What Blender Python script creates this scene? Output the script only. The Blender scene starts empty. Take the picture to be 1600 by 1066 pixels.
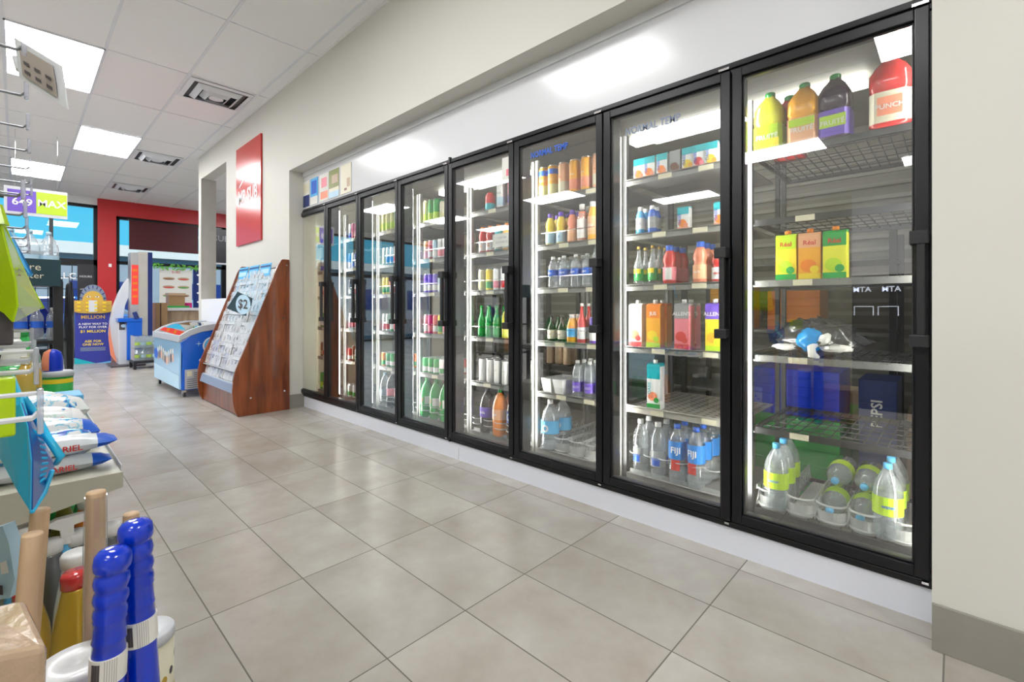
import bpy, math, random
from mathutils import Vector, Matrix
random.seed(7)
R = math.radians
scene = bpy.context.scene
col = scene.collection
# ------------------------------------------------------------------ camera, sky, exposure
CH, FPX, HOR, YAW = 1.06, 732.12, 481.03, R(46.523)
SN, CS = math.sin(YAW), math.cos(YAW)
cam_d = bpy.data.cameras.new('camera'); cam = bpy.data.objects.new('camera', cam_d); col.objects.link(cam)
cam_d.sensor_width = 36; cam_d.lens = FPX / 1600 * 36; cam_d.shift_y = -(533 - HOR) / 1600
cam_d.clip_start = 0.02
cam.location = (0, 0, CH); cam.rotation_euler = (R(90), 0, -YAW)
scene.camera = cam
scene.view_settings.view_transform = 'Standard'; scene.view_settings.look = 'None'
scene.view_settings.gamma = 1; scene.view_settings.use_curve_mapping = False
scene.view_settings.exposure = 0.0
scene.cycles.transparent_max_bounces = 40; scene.cycles.max_bounces = 14; scene.cycles.diffuse_bounces = 7; scene.cycles.glossy_bounces = 5
scene.cycles.sample_clamp_indirect = 6
LIGHT_E = 21.0        # ceiling panels
STRIP_E = 70.0        # light strips inside the cooler
SKY_E = 1.25
w = bpy.data.worlds.new('sky'); scene.world = w; w.use_nodes = True
nt = w.node_tree; nt.nodes.clear()
o_ = nt.nodes.new('ShaderNodeOutputWorld'); b_ = nt.nodes.new('ShaderNodeBackground')
tc = nt.nodes.new('ShaderNodeTexCoord'); sp = nt.nodes.new('ShaderNodeSeparateXYZ'); rp = nt.nodes.new('ShaderNodeValToRGB')
nt.links.new(tc.outputs['Generated'], sp.inputs[0]); nt.links.new(sp.outputs['Z'], rp.inputs[0])
rp.color_ramp.elements[0].color = (.11, .60, .82, 1); rp.color_ramp.elements[0].position = .02
rp.color_ramp.elements[1].color = (.03, .42, .78, 1); rp.color_ramp.elements[1].position = .45
nt.links.new(rp.outputs[0], b_.inputs[0]); b_.inputs[1].default_value = SKY_E
nt.links.new(b_.outputs[0], o_.inputs[0])
sun_d = bpy.data.lights.new('sun', 'SUN'); sun = bpy.data.objects.new('sun', sun_d); col.objects.link(sun)
sun_d.energy = 6.5; sun_d.angle = R(1); sun_d.color = (1, .95, .88); sun.rotation_euler = (R(42), 0, R(25))

def ray(u, v):
    l = (u - 800) / FPX
    return SN + l * CS, CS - l * SN, (HOR - v) / FPX
def onX(u, v, x):
    r = ray(u, v); t = x / r[0]; return Vector((x, r[1] * t, CH + r[2] * t))
def onY(u, v, y):
    r = ray(u, v); t = y / r[1]; return Vector((r[0] * t, y, CH + r[2] * t))
def onZ(u, v, z):
    r = ray(u, v); t = (z - CH) / r[2]; return Vector((r[0] * t, r[1] * t, z))
def atD(u, v, d):
    r = ray(u, v); return Vector((r[0] * d, r[1] * d, CH + r[2] * d))

# ------------------------------------------------------------------ materials
M = {}
def mat(name, c, rough=.5, metal=0, coat=0, trans=0, emit=0, noise=0, nscale=20, bump=0, spec=.5, sss=0, ior=1.45):
    m = bpy.data.materials.new(name); m.use_nodes = True; M[name] = m
    n = m.node_tree; b = n.nodes['Principled BSDF']
    b.inputs['Base Color'].default_value = (*c, 1); b.inputs['Roughness'].default_value = rough
    b.inputs['Metallic'].default_value = metal; b.inputs['Coat Weight'].default_value = coat
    b.inputs['Coat Roughness'].default_value = .08
    b.inputs['Transmission Weight'].default_value = trans; b.inputs['Specular IOR Level'].default_value = spec
    b.inputs['IOR'].default_value = ior
    if emit:
        b.inputs['Emission Color'].default_value = (*c, 1); b.inputs['Emission Strength'].default_value = emit
    if noise or bump:
        t = n.nodes.new('ShaderNodeTexCoord'); x = n.nodes.new('ShaderNodeTexNoise')
        x.inputs['Scale'].default_value = nscale; x.inputs['Detail'].default_value = 5
        n.links.new(t.outputs['Object'], x.inputs['Vector'])
        if noise:
            mx = n.nodes.new('ShaderNodeMix'); mx.data_type = 'RGBA'
            mx.inputs[6].default_value = (*[max(0, k * (1 - noise)) for k in c], 1)
            mx.inputs[7].default_value = (*[min(1, k * (1 + noise)) for k in c], 1)
            n.links.new(x.outputs['Fac'], mx.inputs[0]); n.links.new(mx.outputs[2], b.inputs['Base Color'])
        if bump:
            bp = n.nodes.new('ShaderNodeBump'); bp.inputs['Strength'].default_value = bump; bp.inputs['Distance'].default_value = .01
            n.links.new(x.outputs['Fac'], bp.inputs['Height']); n.links.new(bp.outputs[0], b.inputs['Normal'])
    return m
def glassmat(name, tint, ior=1.5, extra=0, rough=0.0, body=0, bodycol=(1, 1, 1)):
    """clear sheet: transparent + mirror by fresnel, optional milky body"""
    m = bpy.data.materials.new(name); m.use_nodes = True; M[name] = m
    n = m.node_tree; n.nodes.clear()
    out = n.nodes.new('ShaderNodeOutputMaterial'); tr = n.nodes.new('ShaderNodeBsdfTransparent'); gl = n.nodes.new('ShaderNodeBsdfGlossy')
    fr = n.nodes.new('ShaderNodeFresnel'); mx = n.nodes.new('ShaderNodeMixShader'); ma = n.nodes.new('ShaderNodeMath')
    ma.operation = 'MULTIPLY_ADD'; ma.inputs[1].default_value = 1.0 + extra; ma.inputs[2].default_value = extra * .04; ma.use_clamp = True
    
    ge = n.nodes.new('ShaderNodeNewGeometry'); im = n.nodes.new('ShaderNodeMath'); im.operation = 'MULTIPLY_ADD'
    im.inputs[1].default_value = 1 / ior - ior; im.inputs[2].default_value = ior
    n.links.new(ge.outputs['Backfacing'], im.inputs[0]); n.links.new(im.outputs[0], fr.inputs['IOR'])
    tr.inputs[0].default_value = (*tint, 1); gl.inputs['Roughness'].default_value = rough
    n.links.new(fr.outputs[0], ma.inputs[0]); n.links.new(ma.outputs[0], mx.inputs[0])
    base = tr.outputs[0]
    if body:
        df = n.nodes.new('ShaderNodeBsdfDiffuse'); tl = n.nodes.new('ShaderNodeBsdfTranslucent'); a = n.nodes.new('ShaderNodeMixShader'); c = n.nodes.new('ShaderNodeMixShader')
        df.inputs[0].default_value = (*bodycol, 1); tl.inputs[0].default_value = (*bodycol, 1); a.inputs[0].default_value = .5
        n.links.new(df.outputs[0], a.inputs[1]); n.links.new(tl.outputs[0], a.inputs[2])
        c.inputs[0].default_value = body; n.links.new(tr.outputs[0], c.inputs[1]); n.links.new(a.outputs[0], c.inputs[2]); base = c.outputs[0]
    n.links.new(base, mx.inputs[1]); n.links.new(gl.outputs[0], mx.inputs[2]); n.links.new(mx.outputs[0], out.inputs[0])
    return m

def grid_floor():
    m = bpy.data.materials.new('floor_tile'); m.use_nodes = True; M['floor_tile'] = m
    n = m.node_tree; b = n.nodes['Principled BSDF']
    tc = n.nodes.new('ShaderNodeTexCoord'); sp = n.nodes.new('ShaderNodeSeparateXYZ'); n.links.new(tc.outputs['Object'], sp.inputs[0])
    def mth(op, a, bb, c=None):
        k = n.nodes.new('ShaderNodeMath'); k.operation = op
        for i, v in enumerate((a, bb, c)):
            if v is None: continue
            if isinstance(v, (int, float)): k.inputs[i].default_value = v
            else: n.links.new(v, k.inputs[i])
        return k.outputs[0]
    def line(axis, phase, pitch, wd):
        p = mth('DIVIDE', mth('SUBTRACT', sp.outputs[axis], phase), pitch)
        f = mth('FRACT', p, None); d = mth('ABSOLUTE', mth('SUBTRACT', f, .5), None)
        return mth('GREATER_THAN', d, .5 - wd / pitch / 2), mth('FLOOR', p, None)
    lx, cx = line('X', .4575, .31, .0042); ly, cy = line('Y', 1.857, .61, .0042)
    g = mth('MAXIMUM', lx, ly)
    cb = n.nodes.new('ShaderNodeCombineXYZ'); n.links.new(cx, cb.inputs[0]); n.links.new(cy, cb.inputs[1])
    wn = n.nodes.new('ShaderNodeTexWhiteNoise'); n.links.new(cb.outputs[0], wn.inputs['Vector'])
    off = n.nodes.new('ShaderNodeVectorMath'); off.operation = 'MULTIPLY_ADD'; off.inputs[1].default_value = (9, 9, 9)
    n.links.new(wn.outputs['Color'], off.inputs[0]); n.links.new(tc.outputs['Object'], off.inputs[2])
    ns = n.nodes.new('ShaderNodeTexNoise'); ns.inputs['Scale'].default_value = 2.6; ns.inputs['Detail'].default_value = 7; ns.inputs['Roughness'].default_value = .62
    n.links.new(off.outputs[0], ns.inputs['Vector'])
    mr = n.nodes.new('ShaderNodeMapRange'); mr.inputs['From Min'].default_value = .25; mr.inputs['From Max'].default_value = .75
    n.links.new(ns.outputs['Fac'], mr.inputs['Value'])
    r = n.nodes.new('ShaderNodeMix'); r.data_type = 'RGBA'; r.inputs[6].default_value = (.33, .29, .25, 1); r.inputs[7].default_value = (.47, .455, .42, 1)
    n.links.new(mr.outputs[0], r.inputs[0])
    mv = n.nodes.new('ShaderNodeMix'); mv.data_type = 'RGBA'; mv.blend_type = 'MULTIPLY'; mv.inputs[0].default_value = 1
    vv = mth('MULTIPLY_ADD', wn.outputs['Value'], .12, .93); cc = n.nodes.new('ShaderNodeCombineColor')
    for i in range(3): n.links.new(vv, cc.inputs[i])
    n.links.new(r.outputs[2], mv.inputs[6]); n.links.new(cc.outputs[0], mv.inputs[7])
    mx = n.nodes.new('ShaderNodeMix'); mx.data_type = 'RGBA'; mx.inputs[7].default_value = (.115, .105, .09, 1)
    n.links.new(g, mx.inputs[0]); n.links.new(mv.outputs[2], mx.inputs[6]); n.links.new(mx.outputs[2], b.inputs['Base Color'])
    rr = mth('MULTIPLY_ADD', ns.outputs['Fac'], .14, .16); rg = mth('MAXIMUM', rr, mth('MULTIPLY', g, .8)); n.links.new(rg, b.inputs['Roughness'])
    bp = n.nodes.new('ShaderNodeBump'); bp.inputs['Strength'].default_value = .35; bp.inputs['Distance'].default_value = .003; bp.invert = True
    n.links.new(g, bp.inputs['Height']); n.links.new(bp.outputs[0], b.inputs['Normal'])
grid_floor()
def wood_mat(name, c0, c1, sc, rough=.3, coat=.3, axis=2):
    m = mat(name, c0, rough, coat=coat); n = m.node_tree; b = n.nodes['Principled BSDF']
    t = n.nodes.new('ShaderNodeTexCoord'); mp = n.nodes.new('ShaderNodeMapping'); ns = n.nodes.new('ShaderNodeTexNoise'); r = n.nodes.new('ShaderNodeValToRGB')
    s = [sc, sc, sc]; s[axis] = sc * .12; mp.inputs['Scale'].default_value = s
    ns.inputs['Scale'].default_value = 1; ns.inputs['Detail'].default_value = 6; ns.inputs['Distortion'].default_value = .6
    r.color_ramp.elements[0].position = .3; r.color_ramp.elements[1].position = .7
    r.color_ramp.elements[0].color = (*c0, 1); r.color_ramp.elements[1].color = (*c1, 1)
    n.links.new(t.outputs['Object'], mp.inputs[0]); n.links.new(mp.outputs[0], ns.inputs[0]); n.links.new(ns.outputs[0], r.inputs[0]); n.links.new(r.outputs[0], b.inputs['Base Color'])
wood_mat('cherry_wood', (.11, .022, .006), (.30, .075, .018), 16)
wood_mat('pale_wood', (.50, .33, .19), (.66, .47, .30), 40, .5, 0)
wood_mat('counter_wood', (.28, .2, .13), (.42, .32, .22), 14, .5, 0)
mat('wall_paint', (.60, .59, .54), .55, noise=.02, nscale=3)
mat('wall_white', (.74, .75, .76), .5)
mat('gloss_panel', (.66, .67, .69), .2, coat=.1)
mat('kick_white', (.68, .70, .76), .35)
mat('ceiling_tile', (.84, .84, .84), .9, noise=.05, nscale=260, bump=.35)
mat('tbar', (.72, .74, .78), .5)
mat('tile_base', (.25, .235, .205), .4, noise=.25, nscale=5)
mat('black_alu', (.012, .012, .014), .28, metal=.3)
mat('black_sat', (.02, .02, .022), .4)
mat('steel', (.60, .58, .54), .38, metal=.6, noise=.1, nscale=8)
mat('chrome', (.75, .75, .77), .12, metal=1)
mat('alu', (.62, .63, .65), .3, metal=.9)
mat('shelf_grey', (.24, .24, .235), .4, metal=.2)
mat('wire_dark', (.06, .06, .065), .35, metal=.6)
mat('panel_light', (1, 1, 1), .5, emit=LIGHT_E)
mat('strip_light', (1, .97, .9), .5, emit=STRIP_E)
mat('fill_lamp_dim', (1, .97, .9), .5, emit=9)
glassmat('door_glass', (.95, .965, .955), 1.5, 1.3)
glassmat('window_glass', (.93, .96, .98), 1.45, 0)
glassmat('clear_pet', (.90, .94, .96), 1.4, .8, .05, .26, (.92, .96, 1.0))
glassmat('film', (.9, .9, .9), 1.4, 1.0, .12, .1, (.95, .95, .95))
glassmat('milky', (.95, .95, .95), 1.4, .4, .2, .62, (.85, .87, .86))
C = dict(fijiblue=(.01, .22, .70), white=(.8, .8, .8), cream=(.72, .68, .52), grey=(.3, .31, .33), dark=(.03, .03, .035), red=(.62, .03, .03), pink=(.8, .22, .28),
 coral=(.85, .28, .16), magenta=(.62, .03, .22), orange=(.85, .24, .02), amber=(.9, .42, .03), yellow=(.88, .66, .03), lemon=(.80, .78, .05), lime=(.48, .72, .02),
 green=(.02, .36, .07), teal=(.01, .42, .5), sky=(.10, .45, .80), blue=(.02, .12, .62), navy=(.012, .03, .16), violet=(.16, .08, .55), grape=(.03, .01, .035),
 brown=(.16, .05, .02), cola=(.018, .008, .006), tan=(.48, .34, .22), gold=(.55, .35, .05), paleyellow=(.75, .72, .35), peach=(.85, .45, .25), paleblue=(.45, .65, .8),
 sign_red=(.50, .035, .03), wallred=(.52, .03, .035), kraft=(.36, .22, .11), olive=(.2, .22, .03), deepblue=(.0, .03, .52))
for k, v in C.items(): mat(k, v, .35)
for k in ('yellow', 'orange', 'amber', 'lemon', 'red', 'green', 'coral', 'peach', 'grape', 'cola', 'teal', 'sky', 'lime', 'pink', 'gold', 'blue', 'deepblue'): mat('g_' + k, C[k], .15, coat=.6)
mat('red_gloss', C['sign_red'], .2, spec=.35)
mat('freezer_blue', (.01, .12, .62), .22, coat=.3)
mat('freezer_grey', (.45, .48, .52), .35)
mat('kiosk_white', (.62, .64, .68), .3)
mat('screen_red', (.75, .05, .04), .4, emit=.35)
mat('asphalt', (.12, .12, .125), .9, noise=.2, nscale=6)
mat('render_white', (.62, .60, .56), .8)
mat('tyre', (.02, .02, .02), .7)
mat('paper', (.75, .74, .70), .7)
mat('greyblue', (.26, .30, .34), .8); mat('slate', (.012, .045, .06), .4)
mat('wire_mid', (.22, .23, .25), .3, metal=.6); glassmat('tipclear', (.9, .9, .95), 1.4, .5, .1, .45, (.75, .77, .85))
mat('cardtan', (.42, .37, .33), .6)
mat('neon', (.8, .85, 1), .5, emit=2.0)
mat('shelf_beige', (.52, .51, .43), .4)
mat('peg_white', (.70, .72, .76), .35)
mat('walkin', (.30, .29, .25), .5); mat('walkin_slat', (.42, .41, .37), .5)
mat('leaf', (.12, .42, .05), .6)

# ------------------------------------------------------------------ mesh collector
TXT = {}
def text_geo(s, bold=False):
    if s in TXT: return TXT[s]
    cu = bpy.data.curves.new('t', 'FONT'); cu.body = s; cu.size = 1; cu.align_x = 'CENTER'; cu.align_y = 'CENTER'; cu.resolution_u = 2
    if bold: cu.offset = .02
    ob = bpy.data.objects.new('t', cu); col.objects.link(ob)
    dg = bpy.context.evaluated_depsgraph_get(); dg.update()
    me = bpy.data.meshes.new_from_object(ob.evaluated_get(dg))
    vs = [tuple(v.co) for v in me.vertices]; fs = [tuple(p.vertices) for p in me.polygons]
    bpy.data.objects.remove(ob); bpy.data.curves.remove(cu); bpy.data.meshes.remove(me)
    TXT[s] = (vs, fs); return TXT[s]
class MB:
    def __init__(s): s.v = []; s.f = []; s.m = []; s.mats = []
    def mi(s, m):
        if m not in s.mats: s.mats.append(m)
        return s.mats.index(m)
    def add(s, vs, fs, m):
        b = len(s.v); s.v += [tuple(v) for v in vs]; i = s.mi(m)
        for f in fs: s.f.append([b + k for k in f]); s.m.append(i)
        return s
    def box(s, a, b, m, cut=0):
        x0, x1 = sorted((a[0], b[0])); y0, y1 = sorted((a[1], b[1])); z0, z1 = sorted((a[2], b[2]))
        s.add([(x0, y0, z0), (x1, y0, z0), (x1, y1, z0), (x0, y1, z0), (x0, y0, z1), (x1, y0, z1), (x1, y1, z1), (x0, y1, z1)],
              [(0, 3, 2, 1), (4, 5, 6, 7), (0, 1, 5, 4), (1, 2, 6, 5), (2, 3, 7, 6), (3, 0, 4, 7)], m); return s
    def tube(s, pts, r, m, n=8):
        pts = [Vector(p) for p in pts]; rings = []
        for i, p in enumerate(pts):
            d = (pts[min(i + 1, len(pts) - 1)] - pts[max(i - 1, 0)]).normalized()
            a = d.orthogonal().normalized() if i == 0 else (rings[-1][1] - d * rings[-1][1].dot(d)).normalized()
            b = d.cross(a); rr = r[i] if isinstance(r, (list, tuple)) else r
            rings.append(([p + (a * math.cos(2 * math.pi * k / n) + b * math.sin(2 * math.pi * k / n)) * rr for k in range(n)], a))
        vs = [v for q, _ in rings for v in q]
        fs = [(i * n + k, i * n + (k + 1) % n, (i + 1) * n + (k + 1) % n, (i + 1) * n + k) for i in range(len(pts) - 1) for k in range(n)]
        fs += [tuple(range(n - 1, -1, -1)), tuple(range((len(pts) - 1) * n, len(pts) * n))]
        return s.add(vs, fs, m)
    def lathe(s, prof, m, n=20, c=(0, 0, 0), sq=0, sy=1, cap=True, ax=None, a0=0, a1=2 * math.pi):
        vs = []; full = abs(a1 - a0 - 2 * math.pi) < 1e-6; nn = n if full else n + 1
        for r, z in prof:
            for k in range(nn):
                t = a0 + (a1 - a0) * k / n; q = 1
                if sq: q = 1 / (abs(math.cos(t)) ** sq + abs(math.sin(t)) ** sq) ** (1 / sq)
                vs.append((c[0] + r * q * math.cos(t), c[1] + r * q * math.sin(t) * sy, c[2] + z))
        L = len(prof); fs = []
        for i in range(L - 1):
            for k in range(n if full else n): fs.append((i * nn + k, i * nn + (k + 1) % nn, (i + 1) * nn + (k + 1) % nn, (i + 1) * nn + k))
        if cap and full:
            if prof[0][0] > 1e-5: fs.append(tuple(range(nn - 1, -1, -1)))
            if prof[-1][0] > 1e-5: fs.append(tuple(range((L - 1) * nn, L * nn)))
        return s.add(vs, fs, m)
    def prism(s, pts, axis, a, b, m):
        def P(p, h): return {0: (h, p[0], p[1]), 1: (p[0], h, p[1]), 2: (p[0], p[1], h)}[axis]
        n = len(pts); vs = [P(p, a) for p in pts] + [P(p, b) for p in pts]
        fs = [tuple(range(n)), tuple(range(2 * n - 1, n - 1, -1))] + [(i, i + n, (i + 1) % n + n, (i + 1) % n) for i in range(n)]
        return s.add(vs, fs, m)
    def text(s, t, o, u, v, size, m, bend=0, sx=1, bold=False):
        """text centred at o, u = reading direction, v = up; bend = radius of a vertical cylinder the text wraps"""
        o, u, v = Vector(o), Vector(u), Vector(v); nrm = u.cross(v); vs, fs = text_geo(t, bold)
        out = []
        for x, y, _ in vs:
            x *= size * sx; y *= size
            if bend: out.append(o + u * (bend * math.sin(x / bend)) + nrm * (bend * (math.cos(x / bend) - 1)) + v * y)
            else: out.append(o + u * x + v * y)
        return s.add(out, fs, m)
    def disc(s, o, u, v, rx, ry, m, n=18):
        o, u, v = Vector(o), Vector(u), Vector(v)
        return s.add([o + u * rx * math.cos(2 * math.pi * k / n) + v * ry * math.sin(2 * math.pi * k / n) for k in range(n)], [tuple(range(n))], m)
    def quad(s, pts, m): return s.add(pts, [tuple(range(len(pts)))], m)
    def mesh(s, name, smooth=False):
        me = bpy.data.meshes.new(name); me.from_pydata(s.v, [], s.f)
        for m in s.mats: me.materials.append(M[m])
        for p, i in zip(me.polygons, s.m): p.material_index = i; p.use_smooth = smooth
        me.update(); return me
    def build(s, name, parent=None, smooth=False, bevel=0, kind=None, auto=True, solid=0):
        o = bpy.data.objects.new(name, s.mesh(name, smooth)); col.objects.link(o)
        if parent is not None:
            o.parent = parent; o.location = -ORG.get(parent.name, Vector((0, 0, 0))); ORG[o.name] = Vector((0, 0, 0))
        if solid:
            md = o.modifiers.new('thick', 'SOLIDIFY'); md.thickness = solid; md.offset = 0
        if bevel:
            md = o.modifiers.new('bevel', 'BEVEL'); md.width = bevel; md.segments = 2; md.limit_method = 'ANGLE'
        if kind: o['kind'] = kind
        return o
ORG = {}
def tag(o, label, cat, group=None, kind=None):
    o['label'] = label; o['category'] = cat
    if group: o['group'] = group
    if kind: o['kind'] = kind
    return o
def thing(name, label, cat, loc=(0, 0, 0), group=None):
    o = bpy.data.objects.new(name, None); o.empty_display_size = .05; col.objects.link(o); o.location = loc; ORG[o.name] = Vector(loc)
    return tag(o, label, cat, group)
def place(proto, loc, label, rz=0, group=None, rot=None, scale=1):
    """proto = (name, category, [(part name, mesh)]): a new thing with its own part objects sharing mesh data"""
    name, cat, parts = proto
    o = bpy.data.objects.new(name, None); o.empty_display_size = .03; col.objects.link(o)
    o.location = loc; o.rotation_euler = rot or (0, 0, rz); o.scale = (scale,) * 3
    tag(o, label, cat, group)
    for pn, me in parts:
        c = bpy.data.objects.new(pn, me); col.objects.link(c); c.parent = o
    return o
UX, UZ = (0, -1, 0), (0, 0, 1)      # reading direction and up on surfaces that face the aisle (-X)

# ------------------------------------------------------------------ the room
CZ = 3.42; XW = 1.96; XC = 2.11; YF = 13.45; YR = 5.08
XL, YB, XR = -7.2, -4.0, 7.0
def st(mb, name, **k): o = mb.build(name, **k); o['kind'] = 'structure'; return o
st(MB().box((XL, YB, -.1), (XR, YF + .1, 0), 'floor_tile'), 'floor')
st(MB().box((XL, YB, CZ), (XR, YF + .1, CZ + .1), 'ceiling_tile'), 'ceiling')
st(MB().box((XL - .1, YB, 0), (XL, YF, CZ), 'wall_white'), 'wall_left')
st(MB().box((XL, YB - .1, 0), (XR, YB, CZ), 'wall_paint'), 'wall_back')
st(MB().box((XR, YB, 0), (XR + .1, YF, CZ), 'wall_white'), 'wall_far_right')
wr = MB()
wr.box((XW, YB, 0), (XC, .055, CZ), 'wall_paint')
wr.box((XW, .055, 2.5), (XC + .0, YR, CZ), 'wall_paint')
wr.box((XW, YR, 0), (XC, 7.24, CZ), 'wall_paint')
wr.box((XW, 7.24, 0), (XC, 8.5, 1.19), 'wall_white')
wr.box((XW, 7.24, 3.06), (XC, 8.5, CZ), 'wall_paint')
wr.box((XW, 8.5, 0), (XC, 8.66, CZ), 'wall_paint')
st(wr, 'wall_right')
st(MB().box((XC, .055, 2.105), (XC + .03, YR, 2.5), 'gloss_panel').box((XC - .012, .055, 2.455), (XC, YR, 2.5), 'gloss_panel'), 'trim_1')
kp = MB()
kp.box((XC, .058, 0), (XC + .03, 2.51, .117), 'kick_white').box((XC, 2.513, 0), (XC + .03, YR, .117), 'kick_white')
st(kp, 'trim_2')
bb = MB()
bb.box((XW - .012, YB, 0), (XW, .055, .143), 'tile_base').box((XW - .012, YR, 0), (XW, 8.66, .143), 'tile_base').box((XW - .012, YR - .012, 0), (XC, YR, .143), 'tile_base')
st(bb, 'baseboard_right', bevel=.002)
st(MB().box((2.155, 8.485, 1.19), (XW - .005, 8.5, 3.06), 'steel').box((XW - .008, 8.49, 1.19), (XW, 8.505, 3.06), 'steel'), 'trim_3')
# ceiling grid
tb = MB()
xs = [1.19 + .64 * k for k in range(-13, 9)]
xs = [x for x in xs if XL < x < XR]
for x in xs: tb.box((x - .012, YB, CZ - .006), (x + .012, YF, CZ), 'tbar')
ys = [4.34 + 1.28 * k for k in range(-6, 8)]
for y in ys: tb.box((XL, y - .004, CZ - .005), (XR, y + .004, CZ), 'tbar')
tb.box((XW - .03, YB, CZ - .004), (XW, 8.66, CZ), 'ceiling_tile')
st(tb, 'trim_4')
# ceiling lights: recessed troffers, lens flush with the tiles
lights = [(0, .233, 6.25), (1, .87, 8.82), (2, .233, 11.38), (3, .233, 2.5), (4, -1.8, 2.5), (5, -1.8, 6.25), (6, -3.68, 2.0), (7, -3.68, 6.25), (8, -1.18, -.1),
          (9, -1.8, 9.9), (10, -3.68, 9.9), (11, .87, -1.7), (12, -3.2, -2.0), (13, -5.6, 4.2), (14, -5.6, 9.9), (15, 3.9, 8.4), (16, 3.9, 11.4), (17, -5.6, 0)]  # this row: further panels added out of view, not located from reflections
names = {0: 'square bright ceiling light panel nearest the camera, above the card', 1: 'bright ceiling light panel beside the middle air vent', 2: 'bright ceiling light panel above the hanging lottery sign'}
for i, x, y in lights:
    t = thing('ceiling_light', names.get(i, 'bright ceiling light panel out of frame, some mirrored in the cooler glass, some added'), 'ceiling light', (x, y, CZ), 'ceiling light panels')
    MB().box((x - .305, y - .62, CZ - .012), (x + .305, y + .62, CZ - .006), 'panel_light').build('diffuser', t)
    f = MB()
    for sx in (-1, 1): f.box((x + sx * .305, y - .632, CZ - .016), (x + sx * .318, y + .632, CZ - .004), 'tbar')
    for sy in (-1, 1): f.box((x - .318, y + sy * .62, CZ - .016), (x + .318, y + sy * .632, CZ - .004), 'tbar')
    f.build('frame', t)
for j, (y, lb) in enumerate([(5.95, 'largest square air vent, nearest in the ceiling'), (9.14, 'middle square air vent in the ceiling'), (11.75, 'farthest square air vent, near the red wall')]):
    x = 1.51; t = thing('ceiling_vent', lb, 'air vent', (x, y, CZ), 'ceiling air vents')
    b = MB()
    for k, (h, z0, z1) in enumerate([(.30, .004, .018), (.21, .004, .05), (.13, .004, .06)]):
        n = h - .045
        for a, c in (((x - h, y - h), (x + h, y - h)), ((x + h, y - h), (x + h, y + h)), ((x + h, y + h), (x - h, y + h)), ((x - h, y + h), (x - h, y - h))):
            f = n / h
            ai = (x + (a[0] - x) * f, y + (a[1] - y) * f); ci = (x + (c[0] - x) * f, y + (c[1] - y) * f)
            b.quad([(a[0], a[1], CZ - z0 - .004), (c[0], c[1], CZ - z0 - .004), (ci[0], ci[1], CZ - z1), (ai[0], ai[1], CZ - z1)], 'tbar')
    b.build('louvre', t, solid=.003)
    MB().lathe([(.075, -.035), (.07, -.05), (.0, -.055)], 'tbar', c=(x, y, CZ)).build('centre_cap', t)
    MB().box((x - .29, y - .29, CZ - .004), (x + .29, y + .29, CZ - .001), 'dark').build('backing', t)

# shop front
T = .06
fw = MB()
fw.box((XL, YF, 3.27), (1.18, YF + .12, CZ), 'wall_white')
fw.box((1.18, YF - .05, 0), (1.49, YF + .12, CZ), 'wallred')
fw.box((1.49, YF - .05, 3.08), (XR, YF + .12, CZ), 'wallred')
fw.box((XL, YF, 0), (-5.9, YF + .12, CZ), 'wall_white')
fw.box((1.49, YF, 0), (XR, YF + .12, .3), 'wall_white')
st(fw, 'wall_front')
def frame(x0, x1, z0, z1, name, div=(), hor=()):
    m = MB()
    m.box((x0, YF, z0), (x0 + T, YF + .1, z1), 'black_alu').box((x1 - T, YF, z0), (x1, YF + .1, z1), 'black_alu')
    m.box((x0, YF, z1 - T), (x1, YF + .1, z1), 'black_alu').box((x0, YF, z0), (x1, YF + .1, z0 + T), 'black_alu')
    for d in div: m.box((d - .03, YF, z0), (d + .03, YF + .1, z1), 'black_alu')
    for h, t in hor: m.box((x0, YF, h - t / 2), (x1, YF + .1, h + t / 2), 'black_alu')
    m.box((x0 + .01, YF + .045, z0 + .01), (x1 - .01, YF + .053, z1 - .01), 'window_glass')
    st(m, name)
frame(-5.9, -3.0, 0, 3.27, 'window_1', (-4.4,), ((2.05, .1),))
frame(-3.0, -.35, 0, 3.27, 'window_2', (-1.6,), ((2.05, .1),))
frame(-.35, 1.18, 0, 3.27, 'door_1', (.47,), ((2.02, .14), (.12, .2)))
frame(1.49, 3.6, .3, 3.08, 'window_3', (), ((2.06, .07),))
frame(3.6, 7.0, .3, 3.08, 'window_4', (5.2,), ((2.06, .07),))
g = thing('security_grille', 'black grid bars across the glass entrance door', 'grille', (.5, YF - .05, 0))
m = MB()
for k in range(9): m.tube([(-.3 + k * .18, YF - .04, .1), (-.3 + k * .18, YF - .04, 1.98)], .008, 'black_sat', 6)
for k in range(8): m.tube([(-.3, YF - .04, .2 + k * .25), (1.14, YF - .04, .2 + k * .25)], .008, 'black_sat', 6)
m.build('grid', g)
m = MB().box((.86, YF - .07, .75), (1.12, YF - .055, 1.98), 'dark')
m.text('HOURS', (.99, YF - .072, 1.72), (1, 0, 0), UZ, .06, 'white').text('OPEN LATE', (.99, YF - .072, 1.45), (1, 0, 0), UZ, .035, 'white')
tag(m.build('hours_panel'), 'narrow black panel with white lettering on the entrance door', 'sign')
tag(MB().text('.LC', (.72, YF - .075, 1.72), (1, 0, 0), UZ, .17, 'white', bold=True).build('window_lettering'), 'white letters on the glass of the entrance door', 'sign')
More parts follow.
